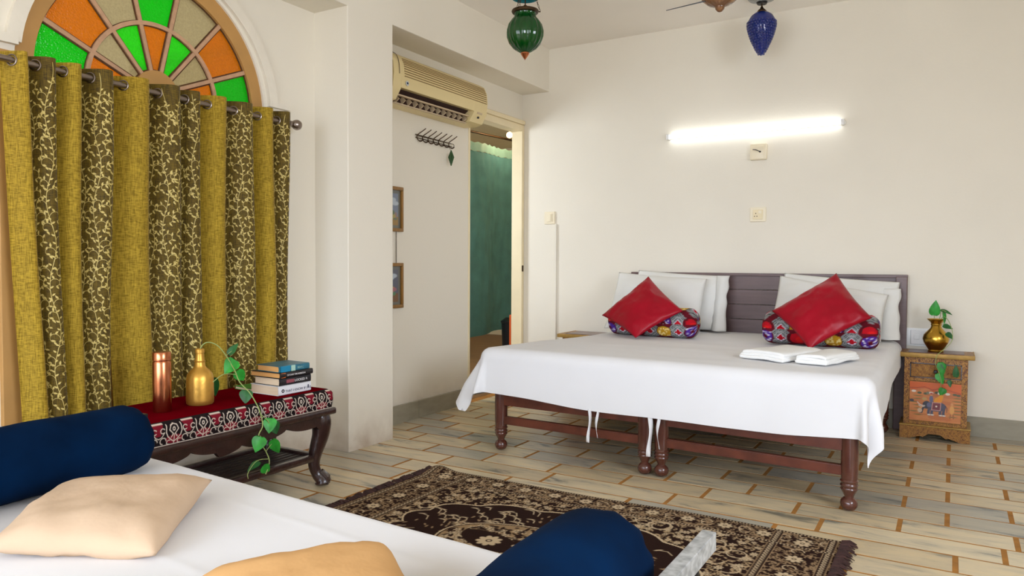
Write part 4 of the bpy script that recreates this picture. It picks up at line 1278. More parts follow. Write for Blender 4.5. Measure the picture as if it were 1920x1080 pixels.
# embroidered border band: wraps the front and the two ends
def border_ras(L):
    H_ = .088
    R_ = Ras(L, H_, .0018, lin(22, 10, 12))
    cr, rd = lin(222, 206, 190), lin(118, 16, 34)
    P_ = .125
    k = 0
    x = -.03
    while x < L + .1:
        # red trefoil ground
        R_.poly([(x + .035, .082), (x + .085, .082), (x + .075, .06), (x + .07, .04), (x + .05, .04), (x + .045, .06)], rd)
        for dx_ in (0, P_): R_.ell(x + dx_, .022, .035, .016, rd)
        # omega arch with drop inside
        R_.line([(x - .012, .03), (x - .004, .042), (x - .018, .058), (x - .012, .074), (x, .079), (x + .012, .074), (x + .018, .058), (x + .004, .042), (x + .012, .03)], .0032, cr)
        R_.ell(x, .06, .006, .008, cr); R_.ell(x, .06, .003, .004, lin(22, 10, 12))
        R_.line([(x, .04), (x, .006)], .0025, cr)
        for s in (-1, 1):
            R_.line([(x, .012), (x + s * .012, .02), (x + s * .026, .034), (x + s * .032, .05), (x + s * .029, .078)], .0032, cr)
            R_.arc(x + s * .045, .02, .012, 0, 4.6, .0027, cr); R_.arc(x + s * .022, .012, .008, 1, 5, .0025, cr)
            R_.arc(x + s * .046, .058, .009, .5, 5.5, .0025, cr)
            R_.line([(x + s * .04, .05), (x + s * .05, .036), (x + s * .0625, .03)], .0025, cr)
        R_.line([(x + .04, .083), (x + .085, .083)], .004, cr)
        x += P_
    R_.line([(0, .002), (L, .002)], .004, cr)
    return R_
R_ = border_ras(by1 - by0 + 2 * .4)
V = np.zeros((R_.nx, R_.ny, 3))
Lf = by1 - by0; ed = .4
for i in range(R_.nx):
    s = i * R_.res
    cr_ = .03
    if s < ed: x_, y_, nx_, ny_ = bx1 - (ed - s), by0, 0, -1
    elif s < ed + Lf: x_, y_, nx_, ny_ = bx1, by0 + (s - ed), 1, 0
    else: x_, y_, nx_, ny_ = bx1 - (s - ed - Lf), by1, 0, 1
    # round the two vertical corners
    for yc, sg in ((by0, 1), (by1, -1)):
        dxx = x_ - (bx1 - cr_); dyy = (y_ - (yc + sg * cr_)) * -sg
        if dxx > 0 and dyy > 0:
            v_ = Vector((dxx, -sg * dyy)); v_.normalize()
            x_, y_, nx_, ny_ = bx1 - cr_ + v_.x * cr_, yc + sg * cr_ + v_.y * cr_, v_.x, v_.y
    for j in range(R_.ny):
        t = j / (R_.ny - 1); bul = .016 * sin(pi * min(1, t * .62 + .18)) - .006 - (.022 * max(0, (t - .78) / .22) ** 2)
        V[i, j] = (x_ + nx_ * bul, y_ + ny_ * bul, .366 + .088 * t)
me = grid_mesh('embroidered_border', V); o = link('embroidered_border', me, M['attr'], bench); dye(me, R_.a)
setp(o, 'black and maroon border with white scroll embroidery')
bm = BM(); add_box(bm, bx0, by0 - .008, .335, bx1 + .012, by1 + .010, .367, .010, 3); obj('moulding', bm, M['blackwood'], bench)
def apron(L, base, fn):
    xs = np.linspace(0, L, 61)
    low = [base - .028 * abs(sin(x / L * pi * 4)) ** .6 - (.02 if abs(x / L - .5) < .12 else 0) - .02 * (abs(x / L - .5) > .44) for x in xs]
    return [(fn(x), z) for x, z in zip(xs, low)] + [(fn(L), .34), (fn(0), .34)]
bm = BM(); add_prism(bm, apron(Lf - .08, .315, lambda x: by0 + .04 + x), 'x', bx1 - .028, bx1 - .006); obj('apron', bm, M['blackwood'], bench, smooth=False)
bm = BM(); add_prism(bm, apron(bx1 - bx0 - .06, .315, lambda x: bx0 + .03 + x), 'y', by1 - .03, by1 - .01); obj('apron', bm, M['blackwood'], bench, smooth=False)
def cabriole(x, y, sx_, sy_):
    pts = spline([(x, y, .34), (x + sx_ * .012, y + sy_ * .012, .30), (x + sx_ * .010, y + sy_ * .010, .24), (x - sx_ * .006, y - sy_ * .006, .16), (x - sx_ * .012, y - sy_ * .012, .10), (x - sx_ * .002, y - sy_ * .002, .055), (x + sx_ * .014, y + sy_ * .014, .028), (x + sx_ * .018, y + sy_ * .018, .006)], 4)
    n = len(pts); rad = list(np.interp(np.linspace(0, 1, n), [0, .12, .25, .5, .68, .8, .92, 1], [.046, .048, .042, .028, .025, .030, .040, .026]))
    bm = BM(); add_tube(bm, pts, rad, 12)
    add_sphere(bm, (x + sx_ * .020, y + sy_ * .020, .030), .030, 14, 8, (1, 1, 1)); 
    for q in (-.5, 0, .5):
        a = math.atan2(sy_, sx_) + q
        add_tube(bm, [(x + cos(a) * .02, y + sin(a) * .02, .065), (x + cos(a) * .048, y + sin(a) * .048, .04), (x + cos(a) * .05, y + sin(a) * .05, .008)], [.012, .011, .006], 6)
    return obj('leg', bm, M['blackwood'], bench)
for x, sx_ in ((bx0 + .055, -1), (bx1 - .05, 1)):
    for y, sy_ in ((by0 + .05, -1), (by1 - .055, 1)): cabriole(x, y, sx_, sy_)
bm = BM()
for y in (by0 + .05, by1 - .06): add_box(bm, bx0 + .05, y - .014, .12, bx1 - .05, y + .014, .15, .003)
for x in (bx0 + .05, bx1 - .055): add_box(bm, x - .014, by0 + .05, .12, x + .014, by1 - .06, .15, .003)
obj('shelf_frame', bm, M['blackwood'], bench)
for k in range(9):
    x = bx0 + .075 + k * .034
    box('shelf_slat', x, by0 + .06, .126, x + .022, by1 - .07, .138, M['shelfwood'], bench, bev=.002)

# things on the bench
t = thing('copper_flask', (-2.678, 1.775, bzt), 'tall slim copper flask with a screw cap on the maroon bench', 'flask')
lathe('body', -2.678, 1.775, bzt, [(0, 0), (.0325, 0), (.0345, .004), (.0345, .196), (.033, .2), (0, .2)], M['copper'], t, 36)
lathe('cap', -2.678, 1.775, bzt, [(0, .2), (.0315, .2), (.0315, .203), (.0345, .206), (.0345, .234), (.032, .238), (0, .238)], M['copper'], t, 36)
t = thing('gold_bottle', (-2.693, 1.957, bzt), 'gold-painted long-necked bottle on the maroon bench holding a pothos stem', 'bottle')
lathe('body', -2.693, 1.957, bzt, [(0, 0), (.050, 0), (.054, .005), (.055, .02), (.054, .105), (.050, .125), (.038, .142), (.026, .152), (.022, .16), (.019, .185), (.017, .205), (.0165, .212), (.0185, .214), (.0185, .228), (.015, .232), (.011, .232), (.011, .2), (0, .2)], M['goldpaint'], t, 30)
lathe('neck_ring', -2.693, 1.957, bzt, [(.0205, .176), (.023, .179), (.0205, .182)], M['goldpaint'], t, 24)

A_ = (Vector((0, 0, 1.05)) - Vector((-2.6, 2.05, .5))).normalized()
plant('pothos_vine', (-2.693, 1.957, bzt + .22), 'long pothos vine climbing from the gold bottle and trailing over the bench front', [
    ([(-2.693, 1.957, bzt + .19), (-2.69, 1.96, bzt + .235), (-2.68, 1.985, bzt + .256), (-2.66, 2.02, .695), (-2.65, 2.055, .648), (-2.64, 2.072, .61), (-2.60, 2.06, .585), (-2.56, 2.05, .545), (-2.53, 2.075, .50), (-2.485, 2.07, .462), (-2.455, 2.065, .43), (-2.45, 2.075, .37), (-2.447, 2.052, .335), (-2.445, 2.06, .30), (-2.443, 2.09, .25), (-2.44, 2.10, .21), (-2.44, 2.08, .165)], .0024),
    ([(-2.66, 2.056, .646), (-2.655, 2.075, .66), (-2.65, 2.095, .672)], .0016),
    ([(-2.58, 2.05, .575), (-2.585, 1.99, .583), (-2.60, 1.95, .555)], .0016),
    ([(-2.452, 2.065, .42), (-2.448, 2.10, .385), (-2.45, 2.11, .36)], .0018),
    ([(-2.445, 2.06, .33), (-2.445, 2.04, .315)], .0015),
    ([(-2.443, 2.085, .26), (-2.443, 2.115, .285), (-2.443, 2.13, .29)], .0016),
    ([(-2.44, 2.10, .225), (-2.445, 2.04, .23), (-2.45, 2.0, .19), (-2.45, 2.0, .165)], .0015)],
    [((-2.655, 2.07, .655), (-2.645, 2.115, .70), A_, .03, 'darkleaf'),
     ((-2.64, 2.088, .625), (-2.635, 2.035, .578), A_, .065, 'leaf'),
     ((-2.60, 2.068, .585), (-2.59, 2.098, .54), A_, .05, 'leaf'),
     ((-2.55, 2.075, .505), (-2.535, 2.058, .455), A_, .055, 'darkleaf'),
     ((-2.70, 2.03, .55), (-2.71, 2.045, .465), A_, .04, 'darkleaf'),
     ((-2.45, 2.115, .39), (-2.435, 2.095, .335), A_, .055, 'leaf'),
     ((-2.455, 2.13, .375), (-2.44, 2.14, .32), A_, .05, 'darkleaf'),
     ((-2.44, 2.055, .325), (-2.435, 2.025, .27), A_, .06, 'leaf'),
     ((-2.44, 2.115, .30), (-2.435, 2.152, .235), A_, .045, 'leaf'),
     ((-2.445, 2.05, .222), (-2.45, 1.995, .20), (A_.x, A_.y, A_.z + .9), .03, 'darkleaf'),
     ((-2.44, 2.065, .2), (-2.435, 2.10, .172), A_, .045, 'leaf')], M['stem'])

def text_mesh(txt, size, mt, parent, origin, xdir, ydir, ext=.0004):
    cu = bpy.data.curves.new('txt', 'FONT'); cu.body = txt; cu.size = size; cu.extrude = ext
    cu.align_x = 'LEFT'; cu.resolution_u = 3
    to = bpy.data.objects.new('txt', cu); C.objects.link(to)
    bpy.context.view_layer.update()
    me = bpy.data.meshes.new_from_object(to.evaluated_get(bpy.context.evaluated_depsgraph_get()))
    bpy.data.objects.remove(to)
    X, Y = Vector(xdir).normalized(), Vector(ydir).normalized(); Z_ = X.cross(Y)
    mm = Matrix((X, Y, Z_)).transposed().to_4x4(); mm.translation = Vector(origin)
    me.transform(mm); me.name = 'spine_lettering'
    return link('spine_lettering', me, mt, parent, smooth=False)
def book(z0, th, x1, y0, y1, dp, cov, pages, label, rot=0.0, spine_extra=None):
    """lies flat, spine facing +x at x1, from y0 to y1"""
    t = thing('book', ((x1 - dp / 2), (y0 + y1) / 2, z0), label, 'book', 'books stacked on the bench')
    cv = .0022
    piv = Vector(((x1 - dp / 2), (y0 + y1) / 2, 0))
    R4 = Matrix.Translation(piv) @ Matrix.Rotation(rot, 4, 'Z') @ Matrix.Translation(-piv)
    bm = BM(); add_box(bm, x1 - dp + .003, y0 + .003, z0 + cv, x1 - .003, y1 - .003, z0 + th - cv, M4=R4)
    obj('pages', bm, pages, t, smooth=False)
    bm = BM()
    pr = [(x1 - dp, z0), (x1 - .004, z0), (x1, z0 + .003), (x1 + .001, z0 + th / 2), (x1, z0 + th - .003), (x1 - .004, z0 + th), (x1 - dp, z0 + th), (x1 - dp, z0 + th - cv), (x1 - .005, z0 + th - cv), (x1 - .003, z0 + th / 2), (x1 - .005, z0 + cv), (x1 - dp, z0 + cv)]
    add_prism(bm, pr, 'y', y0, y1); bmesh.ops.transform(bm, matrix=R4, verts=bm.verts)
    obj('cover', bm, cov, t, smooth=False)
    return t, R4
wc = mat('white_cover', srgb(226, 226, 230), .4); bc = mat('black_cover', srgb(24, 22, 26), .35, var=.3, vscale=9); bc2 = mat('charcoal_cover', srgb(30, 26, 26), .35)
tcv = mat('teal_cover', srgb(40, 104, 124), .35, var=.4, vscale=14); gcv = mat('green_cover', srgb(70, 150, 52), .5, var=.2, vscale=20)
ink = mat('dark_ink', srgb(70, 74, 96), .6); inkw = mat('white_ink', srgb(236, 232, 232), .6); inkp = mat('pink_ink', srgb(150, 74, 84), .6); blu_ = mat('blue_block', srgb(16, 130, 168), .4); org_ = mat('orange_block', srgb(206, 106, 40), .4); mint = mat('mint_block', srgb(170, 206, 190), .4)
XS = -2.545
zb = bzt + .001
def spine(txt, size, mt, t, y, z, x=XS + .0012, sc=1): return text_mesh(txt, size, mt, t, (x, y, z), (0, 1, 0), (0, 0, 1))
b1, _ = book(zb, .042, XS, 2.245, 2.435, .185, wc, M['paper'], 'thick white-spined book at the bottom of the stack')
spine('THAT I KNOW IF IT IS', .0155, ink, b1, 2.282, zb + .012); lathe('emblem', XS + .001, 2.268, zb + .02, [(.004, 0), (.008, 0), (.008, .0012), (.004, .0012)], bc, b1, 14, axis=Matrix.Rotation(pi / 2, 4, 'Y'))
box('spine_block', XS + .0005, 2.414, zb + .014, XS + .0016, 2.421, zb + .03, ink, b1)
b2, _ = book(zb + .0425, .034, XS - .002, 2.252, 2.437, .165, bc, M['paper'], 'black-spined paperback with a pink and white title, second from the bottom')
spine('LOCKED', .0155, inkw, b2, 2.338, zb + .054, XS - .0006); box('spine_block', XS - .0012, 2.290, zb + .052, XS - .0002, 2.335, zb + .067, inkp, b2); spine('R', .014, inkw, b2, 2.405, zb + .055, XS - .0006)
b3, _ = book(zb + .077, .024, XS + .002, 2.248, 2.446, .19, bc2, M['paper2'], 'charcoal-spined paperback with an orange block, second from the top', rot=.02)
spine('BEYOND THE HORIZON', .0098, inkw, b3, 2.290, zb + .085, XS + .0036); box('spine_block', XS + .002, 2.258, zb + .078, XS + .0036, 2.282, zb + .1, org_, b3)
b4, _ = book(zb + .1015, .028, XS - .006, 2.258, 2.432, .15, tcv, M['paper2'], 'teal-covered paperback on top of the stack', rot=-.03)
box('spine_block', XS - .006, 2.263, zb + .1025, XS - .0035, 2.315, zb + .1285, blu_, b4); box('spine_block', XS - .006, 2.322, zb + .1025, XS - .0035, 2.345, zb + .1285, mint, b4); spine('SEA ROAD', .012, mint, b4, 2.358, zb + .111, XS - .0042)
b5, _ = book(zb, .014, -2.70, 2.262, 2.40, .165, gcv, M['paper'], 'thin green-covered book lying flat behind the stack', rot=-.12)

# ------------------------------------------------------------------ FOREGROUND DAYBED
ft = .42
db = thing('daybed', (-1.3, .8, 0), 'steel-framed single daybed with a white sheet in the foreground', 'daybed')
box('mattress_pad', -2.21, .33, .26, -.45, 1.365, ft - .012, M['sheet'], db, bev=.05, seg=4)
def bar(name, x, y0, y1, z, mt, w=.0125, h=.033): return box(name, x - w, y0, z - h, x + w, y1, z, mt, db, bev=.002)
bar('foot_bar', -.393, .28, 1.40, .536, M['galv'], .014, .036)
bar('head_bar', -2.325, .35, 1.48, .538, M['black'], .014, .03)
for x, ys in ((-.395, (.36, 1.30)), (-2.325, (.42, 1.42))):
    for y in ys:
        bm = BM(); add_tube(bm, [(x, y, 0), (x, y, .505)], .0125, 12); obj('post', bm, M['black'], db)
for y in (.36, 1.34): box('side_rail', -2.32, y - .012, .235, -.40, y + .012, .27, M['black'], db, bev=.002)
sh2 = -.0514
def crease(px, py, pz):
    # ironed fold lines running along the bed
    for yc, h_ in ((1.235, .0035), (.93, .0025), (.64, .003)):
        d_ = py - yc - .015 * sin(px * 3); pz += h_ * math.exp(-(d_ / .012) ** 2) * (.5 + .5 * noise.noise(Vector((px * 2.2, yc, 0))))
    return px, py, pz
o = drape('white_sheet', -2.215, -.455, .32, 1.355, ft, .10, .08, .14, .20, M['sheet'], R=.04, du=.011, shear=sh2, flare=.12, wr=.0045, fold=.0, seed=5.1, post=crease)
setp(o, 'plain white sheet spread over the foreground daybed', 'sheet')

def velvet_bolster(p0, p1, r, label, squash=1.0):
    t = thing('velvet_bolster', ((p0[0] + p1[0]) / 2, (p0[1] + p1[1]) / 2, p0[2] - r), label, 'bolster', 'navy velvet bolsters on the daybed')
    me, S, full = bolster_mesh('cover', p0, p1, r, n=48, m_=30, gather=.03, wr=.009, seed=p0[0], capr=.62)
    for v in me.vertices: v.co.z = p0[2] + (v.co.z - p0[2]) * squash
    link('cover', me, M['velvet'], t)
    ax = (Vector(p1) - Vector(p0)).normalized()
    bm = BM()
    for p, s in ((p0, -1), (p1, 1)):
        q = ax.to_track_quat('Z', 'Y').to_matrix().to_4x4() if s > 0 else (-ax).to_track_quat('Z', 'Y').to_matrix().to_4x4()
        add_lathe(bm, *Vector(p), [(.03, -.012), (.022, .004), (.012, .010), (.018, .020), (.014, .026), (0, .026)], 18, mod=lambda ph, r_, z: r_ * (1 + .12 * sin(ph * 7)), axis=q)
    obj('gathered_end', bm, M['velvet'], t)
    return t
velvet_bolster((-2.09, .42, .519), (-2.11, 1.335, .519), .099, 'navy velvet bolster lying near the window end of the daybed')
velvet_bolster((-.52, .40, .511), (-.548, 1.27, .511), .111, 'navy velvet bolster beside the galvanised bar of the daybed', .84)
bp_ = 'beige cushions on the daybed'
pillow('beige_cushion', ((-1.715, .735, .450), (-1.425, .925, .432), (-1.70, 1.27, .462), (-1.93, .98, .468)), .115, M['beige'], 'pale beige cushion near the navy bolster at the window end', 'cushion', bp_, pinch=.02, seed=12, wr=.0035, p=4, e=.5, back=.65)
pillow('beige_cushion', ((-.87, .64, .44), (-.68, .93, .44), (-.965, 1.125, .478), (-1.165, .83, .47)), .12, M['beige2'], 'darker beige cushion in the middle of the daybed, nearest the camera', 'cushion', bp_, pinch=.02, seed=15, wr=.003, p=4, e=.5, back=.3)

# ------------------------------------------------------------------ AIR CONDITIONER
ac = thing('air_conditioner', (XL, 3.95, 2.03), 'aged cream split air conditioner on the wall above the doorway', 'air conditioner')
ay0, ay1 = 3.44, 4.47
X = lambda d: XL + d
bodyp = [(X(0), 2.035), (X(.10), 2.030), (X(.155), 2.045), (X(.195), 2.105), (X(.205), 2.19), (X(.198), 2.255), (X(.175), 2.305), (X(.13), 2.33), (X(0), 2.335)]
notch = [(X(0), 2.035), (X(.10), 2.030), (X(.118), 2.034), (X(.10), 2.085), (X(.145), 2.118), (X(.197), 2.112), (X(.205), 2.19), (X(.198), 2.255), (X(.175), 2.305), (X(.13), 2.33), (X(0), 2.335)]
bm = BM()
add_prism(bm, bodyp, 'y', ay0, ay0 + .075); add_prism(bm, notch, 'y', ay0 + .075, ay1 - .16); add_prism(bm, bodyp, 'y', ay1 - .16, ay1)
o = obj('casing', bm, M['acplastic'], ac)
bm = BM(); add_prism(bm, [(X(.119), 2.036), (X(.102), 2.086), (X(.146), 2.117), (X(.144), 2.121), (X(.097), 2.089), (X(.114), 2.033)], 'y', ay0 + .076, ay1 - .161)
obj('outlet_recess', bm, M['acdark'], ac, smooth=False)
for k in range(13):
    y = ay0 + .11 + k * .061
    bm = BM(); add_prism(bm, [(X(.119), 2.036), (X(.108), 2.070), (X(.128), 2.082), (X(.150), 2.058)], 'y', y, y + .008); obj('vane', bm, M['acvane'], ac, smooth=False)
for a, b in (((X(.140), 2.074), (X(.158), 2.083)), ((X(.118), 2.030), (X(.134), 2.036))):
    bm = BM(); add_prism(bm, [a, (b[0], a[1]), b, (a[0], b[1])], 'y', ay0 + .08, ay1 - .165); obj('louvre', bm, M['acvane'], ac, smooth=False)
bm = BM()
prx = [(.2062, 2.185), (.2060, 2.20), (.2046, 2.215), (.2032, 2.23), (.2014, 2.245), (.1992, 2.258), (.193, 2.270), (.1875, 2.281), (.182, 2.292)]
for d_, z in prx: add_box(bm, X(d_) - .004, ay0 + .10, z - .0022, X(d_) + .0012, ay1 - .012, z + .0022)
setp(obj('grille_slots', bm, mat('grille_brown', srgb(136, 108, 62), .6), ac, smooth=False), kind='stuff')
bm = BM(); add_tube(bm, spline([(X(.135), ay0 + .052, 2.333), (X(.18), ay0 + .05, 2.306), (X(.2015), ay0 + .05, 2.255), (X(.2065), ay0 + .05, 2.19)], 4), .0018, 6); obj('end_seam', bm, M['acdark'], ac)
bm = BM(); add_lathe(bm, X(.2035), ay0 + .125, 2.145, [(0, 0), (.016, 0), (.016, .003), (0, .003)], 6, axis=Matrix.Rotation(pi / 2, 4, 'Y') @ Matrix.Scale(1.0, 4)); obj('badge', bm, mat('badge_silver', srgb(206, 212, 220), .3, .4), ac)
box('badge_mark', X(.204), ay0 + .118, 2.14, X(.208), ay0 + .133, 2.152, mat('badge_navy', srgb(44, 60, 92), .4), ac, bev=.001)
box('indicator', X(.176), ay1 - .095, 2.072, X(.186), ay1 - .078, 2.086, M['black'], ac, bev=.002)
box('indicator_panel', X(.19), ay1 - .12, 2.10, X(.1985), ay1 - .06, 2.112, M['acvane'], ac, bev=.001)

# ------------------------------------------------------------------ wall items
hk = thing('hook_rack', (XL, 4.1, 1.9), 'dark wire rack of coat hooks on the wall below the air conditioner', 'hook rack')
bm = BM(); add_tube(bm, [(XL + .012, 3.89, 1.902), (XL + .012, 4.30, 1.895)], .003, 6); add_tube(bm, [(XL + .012, 3.89, 1.882), (XL + .012, 4.30, 1.875)], .003, 6); obj('wire_rail', bm, M['darkbronze'], hk)
for k in range(7):
    y = 3.915 + k * .06
    bm = BM(); add_tube(bm, spline([(XL + .055, y + .03, 1.945), (XL + .035, y + .015, 1.925), (XL + .008, y - .003, 1.90), (XL + .008, y, 1.875), (XL + .025, y + .008, 1.858), (XL + .04, y + .018, 1.868)], 4), .0032, 6)
    add_tube(bm, spline([(XL + .008, y + .004, 1.895), (XL + .028, y + .024, 1.89), (XL + .02, y + .036, 1.872), (XL + .006, y + .022, 1.868)], 4), .0022, 6)
    obj('hook', bm, M['darkbronze'], hk)
gt = thing('leaf_ornament', (XL + .03, 4.245, 1.78), 'small dark green leaf-shaped ornament hanging below the hook rack', 'ornament')
bm = BM()
for a in (0, pi / 2):
    c_, s_ = cos(a + .3) * .02, sin(a + .3) * .02
    vs = [bm.verts.new(p) for p in ((XL + .05, 4.235, 1.84), (XL + .05 + c_, 4.235 + s_, 1.79), (XL + .05, 4.235, 1.73), (XL + .05 - c_, 4.235 - s_, 1.79))]
    bm.faces.new(vs)
r_ = bmesh.ops.extrude_face_region(bm, geom=bm.faces[:]); 
for v in [q for q in r_['geom'] if isinstance(q, bmesh.types.BMVert)]: v.co += Vector((.004, .004, 0))
obj('body', bm, mat('dark_green_cloth', srgb(52, 84, 44), .7, var=.2, vscale=30), gt, smooth=False)
bm = BM(); add_tube(bm, [(XL + .03, 4.238, 1.868), (XL + .05, 4.235, 1.835)], .0012, 5); obj('cord', bm, M['darkbronze'], gt)

def picture(z0, z1, label, sky, low, chain=False):
    t = thing('picture_frame', (XL, 3.64, z0), label, 'picture frame', 'small framed pictures on the left wall')
    y0, y1 = 3.505, 3.756; w = .022
    bm = BM()
    for a in ((y0, z0, y1, z0 + w), (y0, z1 - w, y1, z1), (y0, z0 + w, y0 + w, z1 - w), (y1 - w, z0 + w, y1, z1 - w)): add_box(bm, XL + .001, a[0], a[1], XL + .02, a[2], a[3], .003)
    obj('frame', bm, M['framewood'], t)
    R_ = Ras(y1 - y0 - 2 * w, z1 - z0 - 2 * w, .004, lin(112, 112, 104))
    Wd, Hd = R_.w, R_.h
    R_.poly([(.02, .02), (Wd - .02, .02), (Wd - .02, Hd - .02), (.02, Hd - .02)], sky)
    R_.poly([(.02, .02), (Wd - .02, .02), (Wd - .02, Hd * .3), (.02, Hd * .25)], low)
    rr = random.Random(int(z0 * 100))
    for q in range(14): R_.ell(rr.uniform(.04, Wd - .04), rr.uniform(Hd * .2, Hd * .45), rr.uniform(.01, .03), rr.uniform(.006, .02), lin(rr.randint(90, 190), rr.randint(100, 150), rr.randint(60, 120)))
    for q in range(5): R_.ell(rr.uniform(.04, Wd - .04), rr.uniform(Hd * .6, Hd * .85), .035, .014, lin(176, 186, 196))
    V = np.zeros((R_.nx, R_.ny, 3)); V[..., 0] = XL + .008; V[..., 1] = y0 + w + R_.X; V[..., 2] = z0 + w + R_.Y
    me = grid_mesh('print', V); link('print', me, M['gloss_attr'], t, smooth=False); dye(me, R_.a)
    box('backboard', XL - .001, y0 + .01, z0 + .01, XL + .006, y1 - .01, z1 - .01, M['framewood'], t)
    if chain:
        for y in (3.57, 3.692):
            bm = BM()
            z = z1 - .004; k = 0
            while z < 1.252:
                pts = [(XL + .010 + (.003 * cos(a) if k % 2 else 0), y + (0 if k % 2 else .003 * cos(a)), z + .0065 * sin(a)) for a in np.linspace(0, 2 * pi, 9)]
                add_tube(bm, pts, .0012, 4, cap=False); z += .010; k += 1
            obj('chain', bm, M['darkbronze'], t)
    return t
picture(1.249, 1.537, 'small wood-framed landscape picture, the upper of two hung beside the column', lin(120, 130, 148), lin(150, 118, 66))
picture(.755, 1.047, 'small wood-framed landscape picture, the lower of two, hung on chains', lin(96, 98, 112), lin(120, 88, 60), chain=True)

tl = thing('tube_light', (-1.24, YB, 1.98), 'lit white fluorescent tube light on the back wall', 'tube light')
bm = BM(); add_box(bm, -1.845, YB - .014, 1.974, -.628, YB + .002, 1.996, .003)
o = obj('batten', bm, M['whiteplastic'], tl)
bm = BM(); add_tube(bm, [(-1.83, YB - .030, 1.985), (-.655, YB - .030, 1.985)], .015, 16); obj('tube', bm, M['tube'], tl)
for x in (-1.842, -.655): box('end_cap', x, YB - .047, 1.966, x + .022, YB, 2.004, M['whiteplastic'], tl, bev=.004)
# junction box hanging slightly askew with a wire stub
jb = thing('junction_box', (-1.18, YB, 1.83), 'small cream junction box with a wire stub, under the tube light', 'junction box')
R4 = Matrix.Translation((-1.18, YB, 1.83)) @ Matrix.Rotation(radians(5), 4, 'Y') @ Matrix.Translation((1.18, -YB, -1.83))
bm = BM(); add_box(bm, -1.235, YB - .038, 1.775, -1.125, YB, 1.885, .005, M4=R4); obj('box', bm, M['plate'], jb)
bm = BM(); add_box(bm, -1.232, YB - .044, 1.778, -1.138, YB - .037, 1.868, .003, M4=R4); obj('cover', bm, M['plate'], jb)
bm = BM(); add_tube(bm, spline([(-1.212, YB - .05, 1.845), (-1.19, YB - .06, 1.84), (-1.165, YB - .05, 1.828), (-1.16, YB - .04, 1.826)], 4), .0028, 6); add_sphere(bm, (-1.165, YB - .046, 1.828), .006, 8, 6); obj('wire', bm, M['black'], jb)

def plate(name, cx, cz, w, h, label, cat, build, group=None):
    t = thing(name, (cx, YB, cz), label, cat, group)
    box('plate', cx - w / 2, YB - .012, cz - h / 2, cx + w / 2, YB + .001, cz + h / 2, M['plate'], t, bev=.004)
    build(t, cx, cz)
    return t
def socket1(t, cx, cz):
    box('bezel', cx - .034, YB - .0155, cz - .034, cx + .034, YB - .010, cz + .034, M['cream'], t, bev=.003)
    box('rocker', cx + .004, YB - .019, cz + .006, cx + .026, YB - .014, cz + .028, M['plate'], t, bev=.002)
    for dx_, dz_ in ((-.014, .008), (-.006, -.012), (-.022, -.012)): lathe('pin_hole', cx + dx_, YB - .0154, cz + dz_, [(0, .001), (.0035, .001), (.0035, -.002), (0, -.002)], M['darkbronze'], t, 10, axis=Matrix.Rotation(pi / 2, 4, 'X'))
plate('wall_socket', -1.18, 1.396, .108, .10, 'square cream socket plate on the wall above the headboard', 'socket', socket1)
def switch1(t, cx, cz):
    box('bezel', cx - .028, YB - .0155, cz - .034, cx + .028, YB - .010, cz + .034, M['plate'], t, bev=.003)
    box('rocker', cx - .008, YB - .02, cz - .03, cx + .018, YB - .014, cz + .03, M['plate'], t, bev=.003)
plate('light_switch', -2.83, 1.418, .095, .10, 'cream light switch on the wall beside the doorway', 'switch', switch1)
o = box('conduit', -2.785, YB - .014, .119, -2.765, YB, 1.366, M['wall'], bev=.003); setp(o, 'painted cable conduit running down from the light switch', 'conduit')
t = thing('power_outlet', (-.165, YB, .59), 'white power outlet on the wall behind the brass vase', 'outlet')
box('plate', -.225, YB - .012, .545, -.07, YB + .001, .637, M['whiteplastic'], t, bev=.005)
box('surround', -.262, YB - .004, .535, -.05, YB + .001, .648, M['whiteplastic'], t, bev=.001)
for dx_, dz_ in ((-.12, .615), (-.128, .597), (-.112, .597)): lathe('pin_hole', dx_ - .005, YB - .0125, dz_, [(0, .001), (.004, .001), (.004, -.002), (0, -.002)], M['black'], t, 10, axis=Matrix.Rotation(pi / 2, 4, 'X'))
box('rocker', -.205, YB - .016, .577, -.175, YB - .011, .608, M['whiteplastic'], t, bev=.002)
o = box('conduit', -.297, YB - .012, .12, -.272, YB, .40, M['whiteplastic'], bev=.003); setp(o, 'white cable conduit low on the wall behind the nightstand', 'conduit')

# ------------------------------------------------------------------ bathroom contents
SX = -4.2
scn = thing('shower_curtain', (SX, 6.5, 1.3), 'wrinkled teal shower curtain hanging in the bathroom beyond the doorway', 'shower curtain')
nu, nv = 90, 50
V = np.zeros((nu, nv, 3))
for i in range(nu):
    y = 5.75 + 1.36 * i / (nu - 1)
    for j in range(nv):
        t = j / (nv - 1); z = .29 + (2.19 - .29) * t
        V[i, j] = (SX + .03 * sin(y * 11) * (1 - .3 * t) + .02 * noise.noise(Vector((y * 4, z * 1.6, 2))) + .012 * noise.noise(Vector((y * 14, z * 4, 5))), y, z + .02 * sin(y * 3) * (1 - t) + .02 * (y - 6.2) * (1-t))
link('cloth', grid_mesh('cloth', V), M['teal'], scn)
V2 = V[:, :8].copy()
for j in range(8): V2[:, j, 0] = V[:, -1, 0] + .004; V2[:, j, 2] = 2.19 + .09 * j / 7 + .006 * np.sin(np.arange(nu) * .9)
link('header_hem', grid_mesh('header_hem', V2), M['tealpale'], scn)
o = BM(); add_tube(o, [(SX, 5.2, 2.345), (SX, 7.0, 2.40)], .012, 10)
setp(obj('shower_rail', o, M['darkbronze']), 'dark rail above the teal shower curtain', 'rail')
bl = thing('bulb_lamp', (SX + .02, 6.97, 2.43), 'small glowing warm bulb on a bracket in the bathroom', 'lamp')
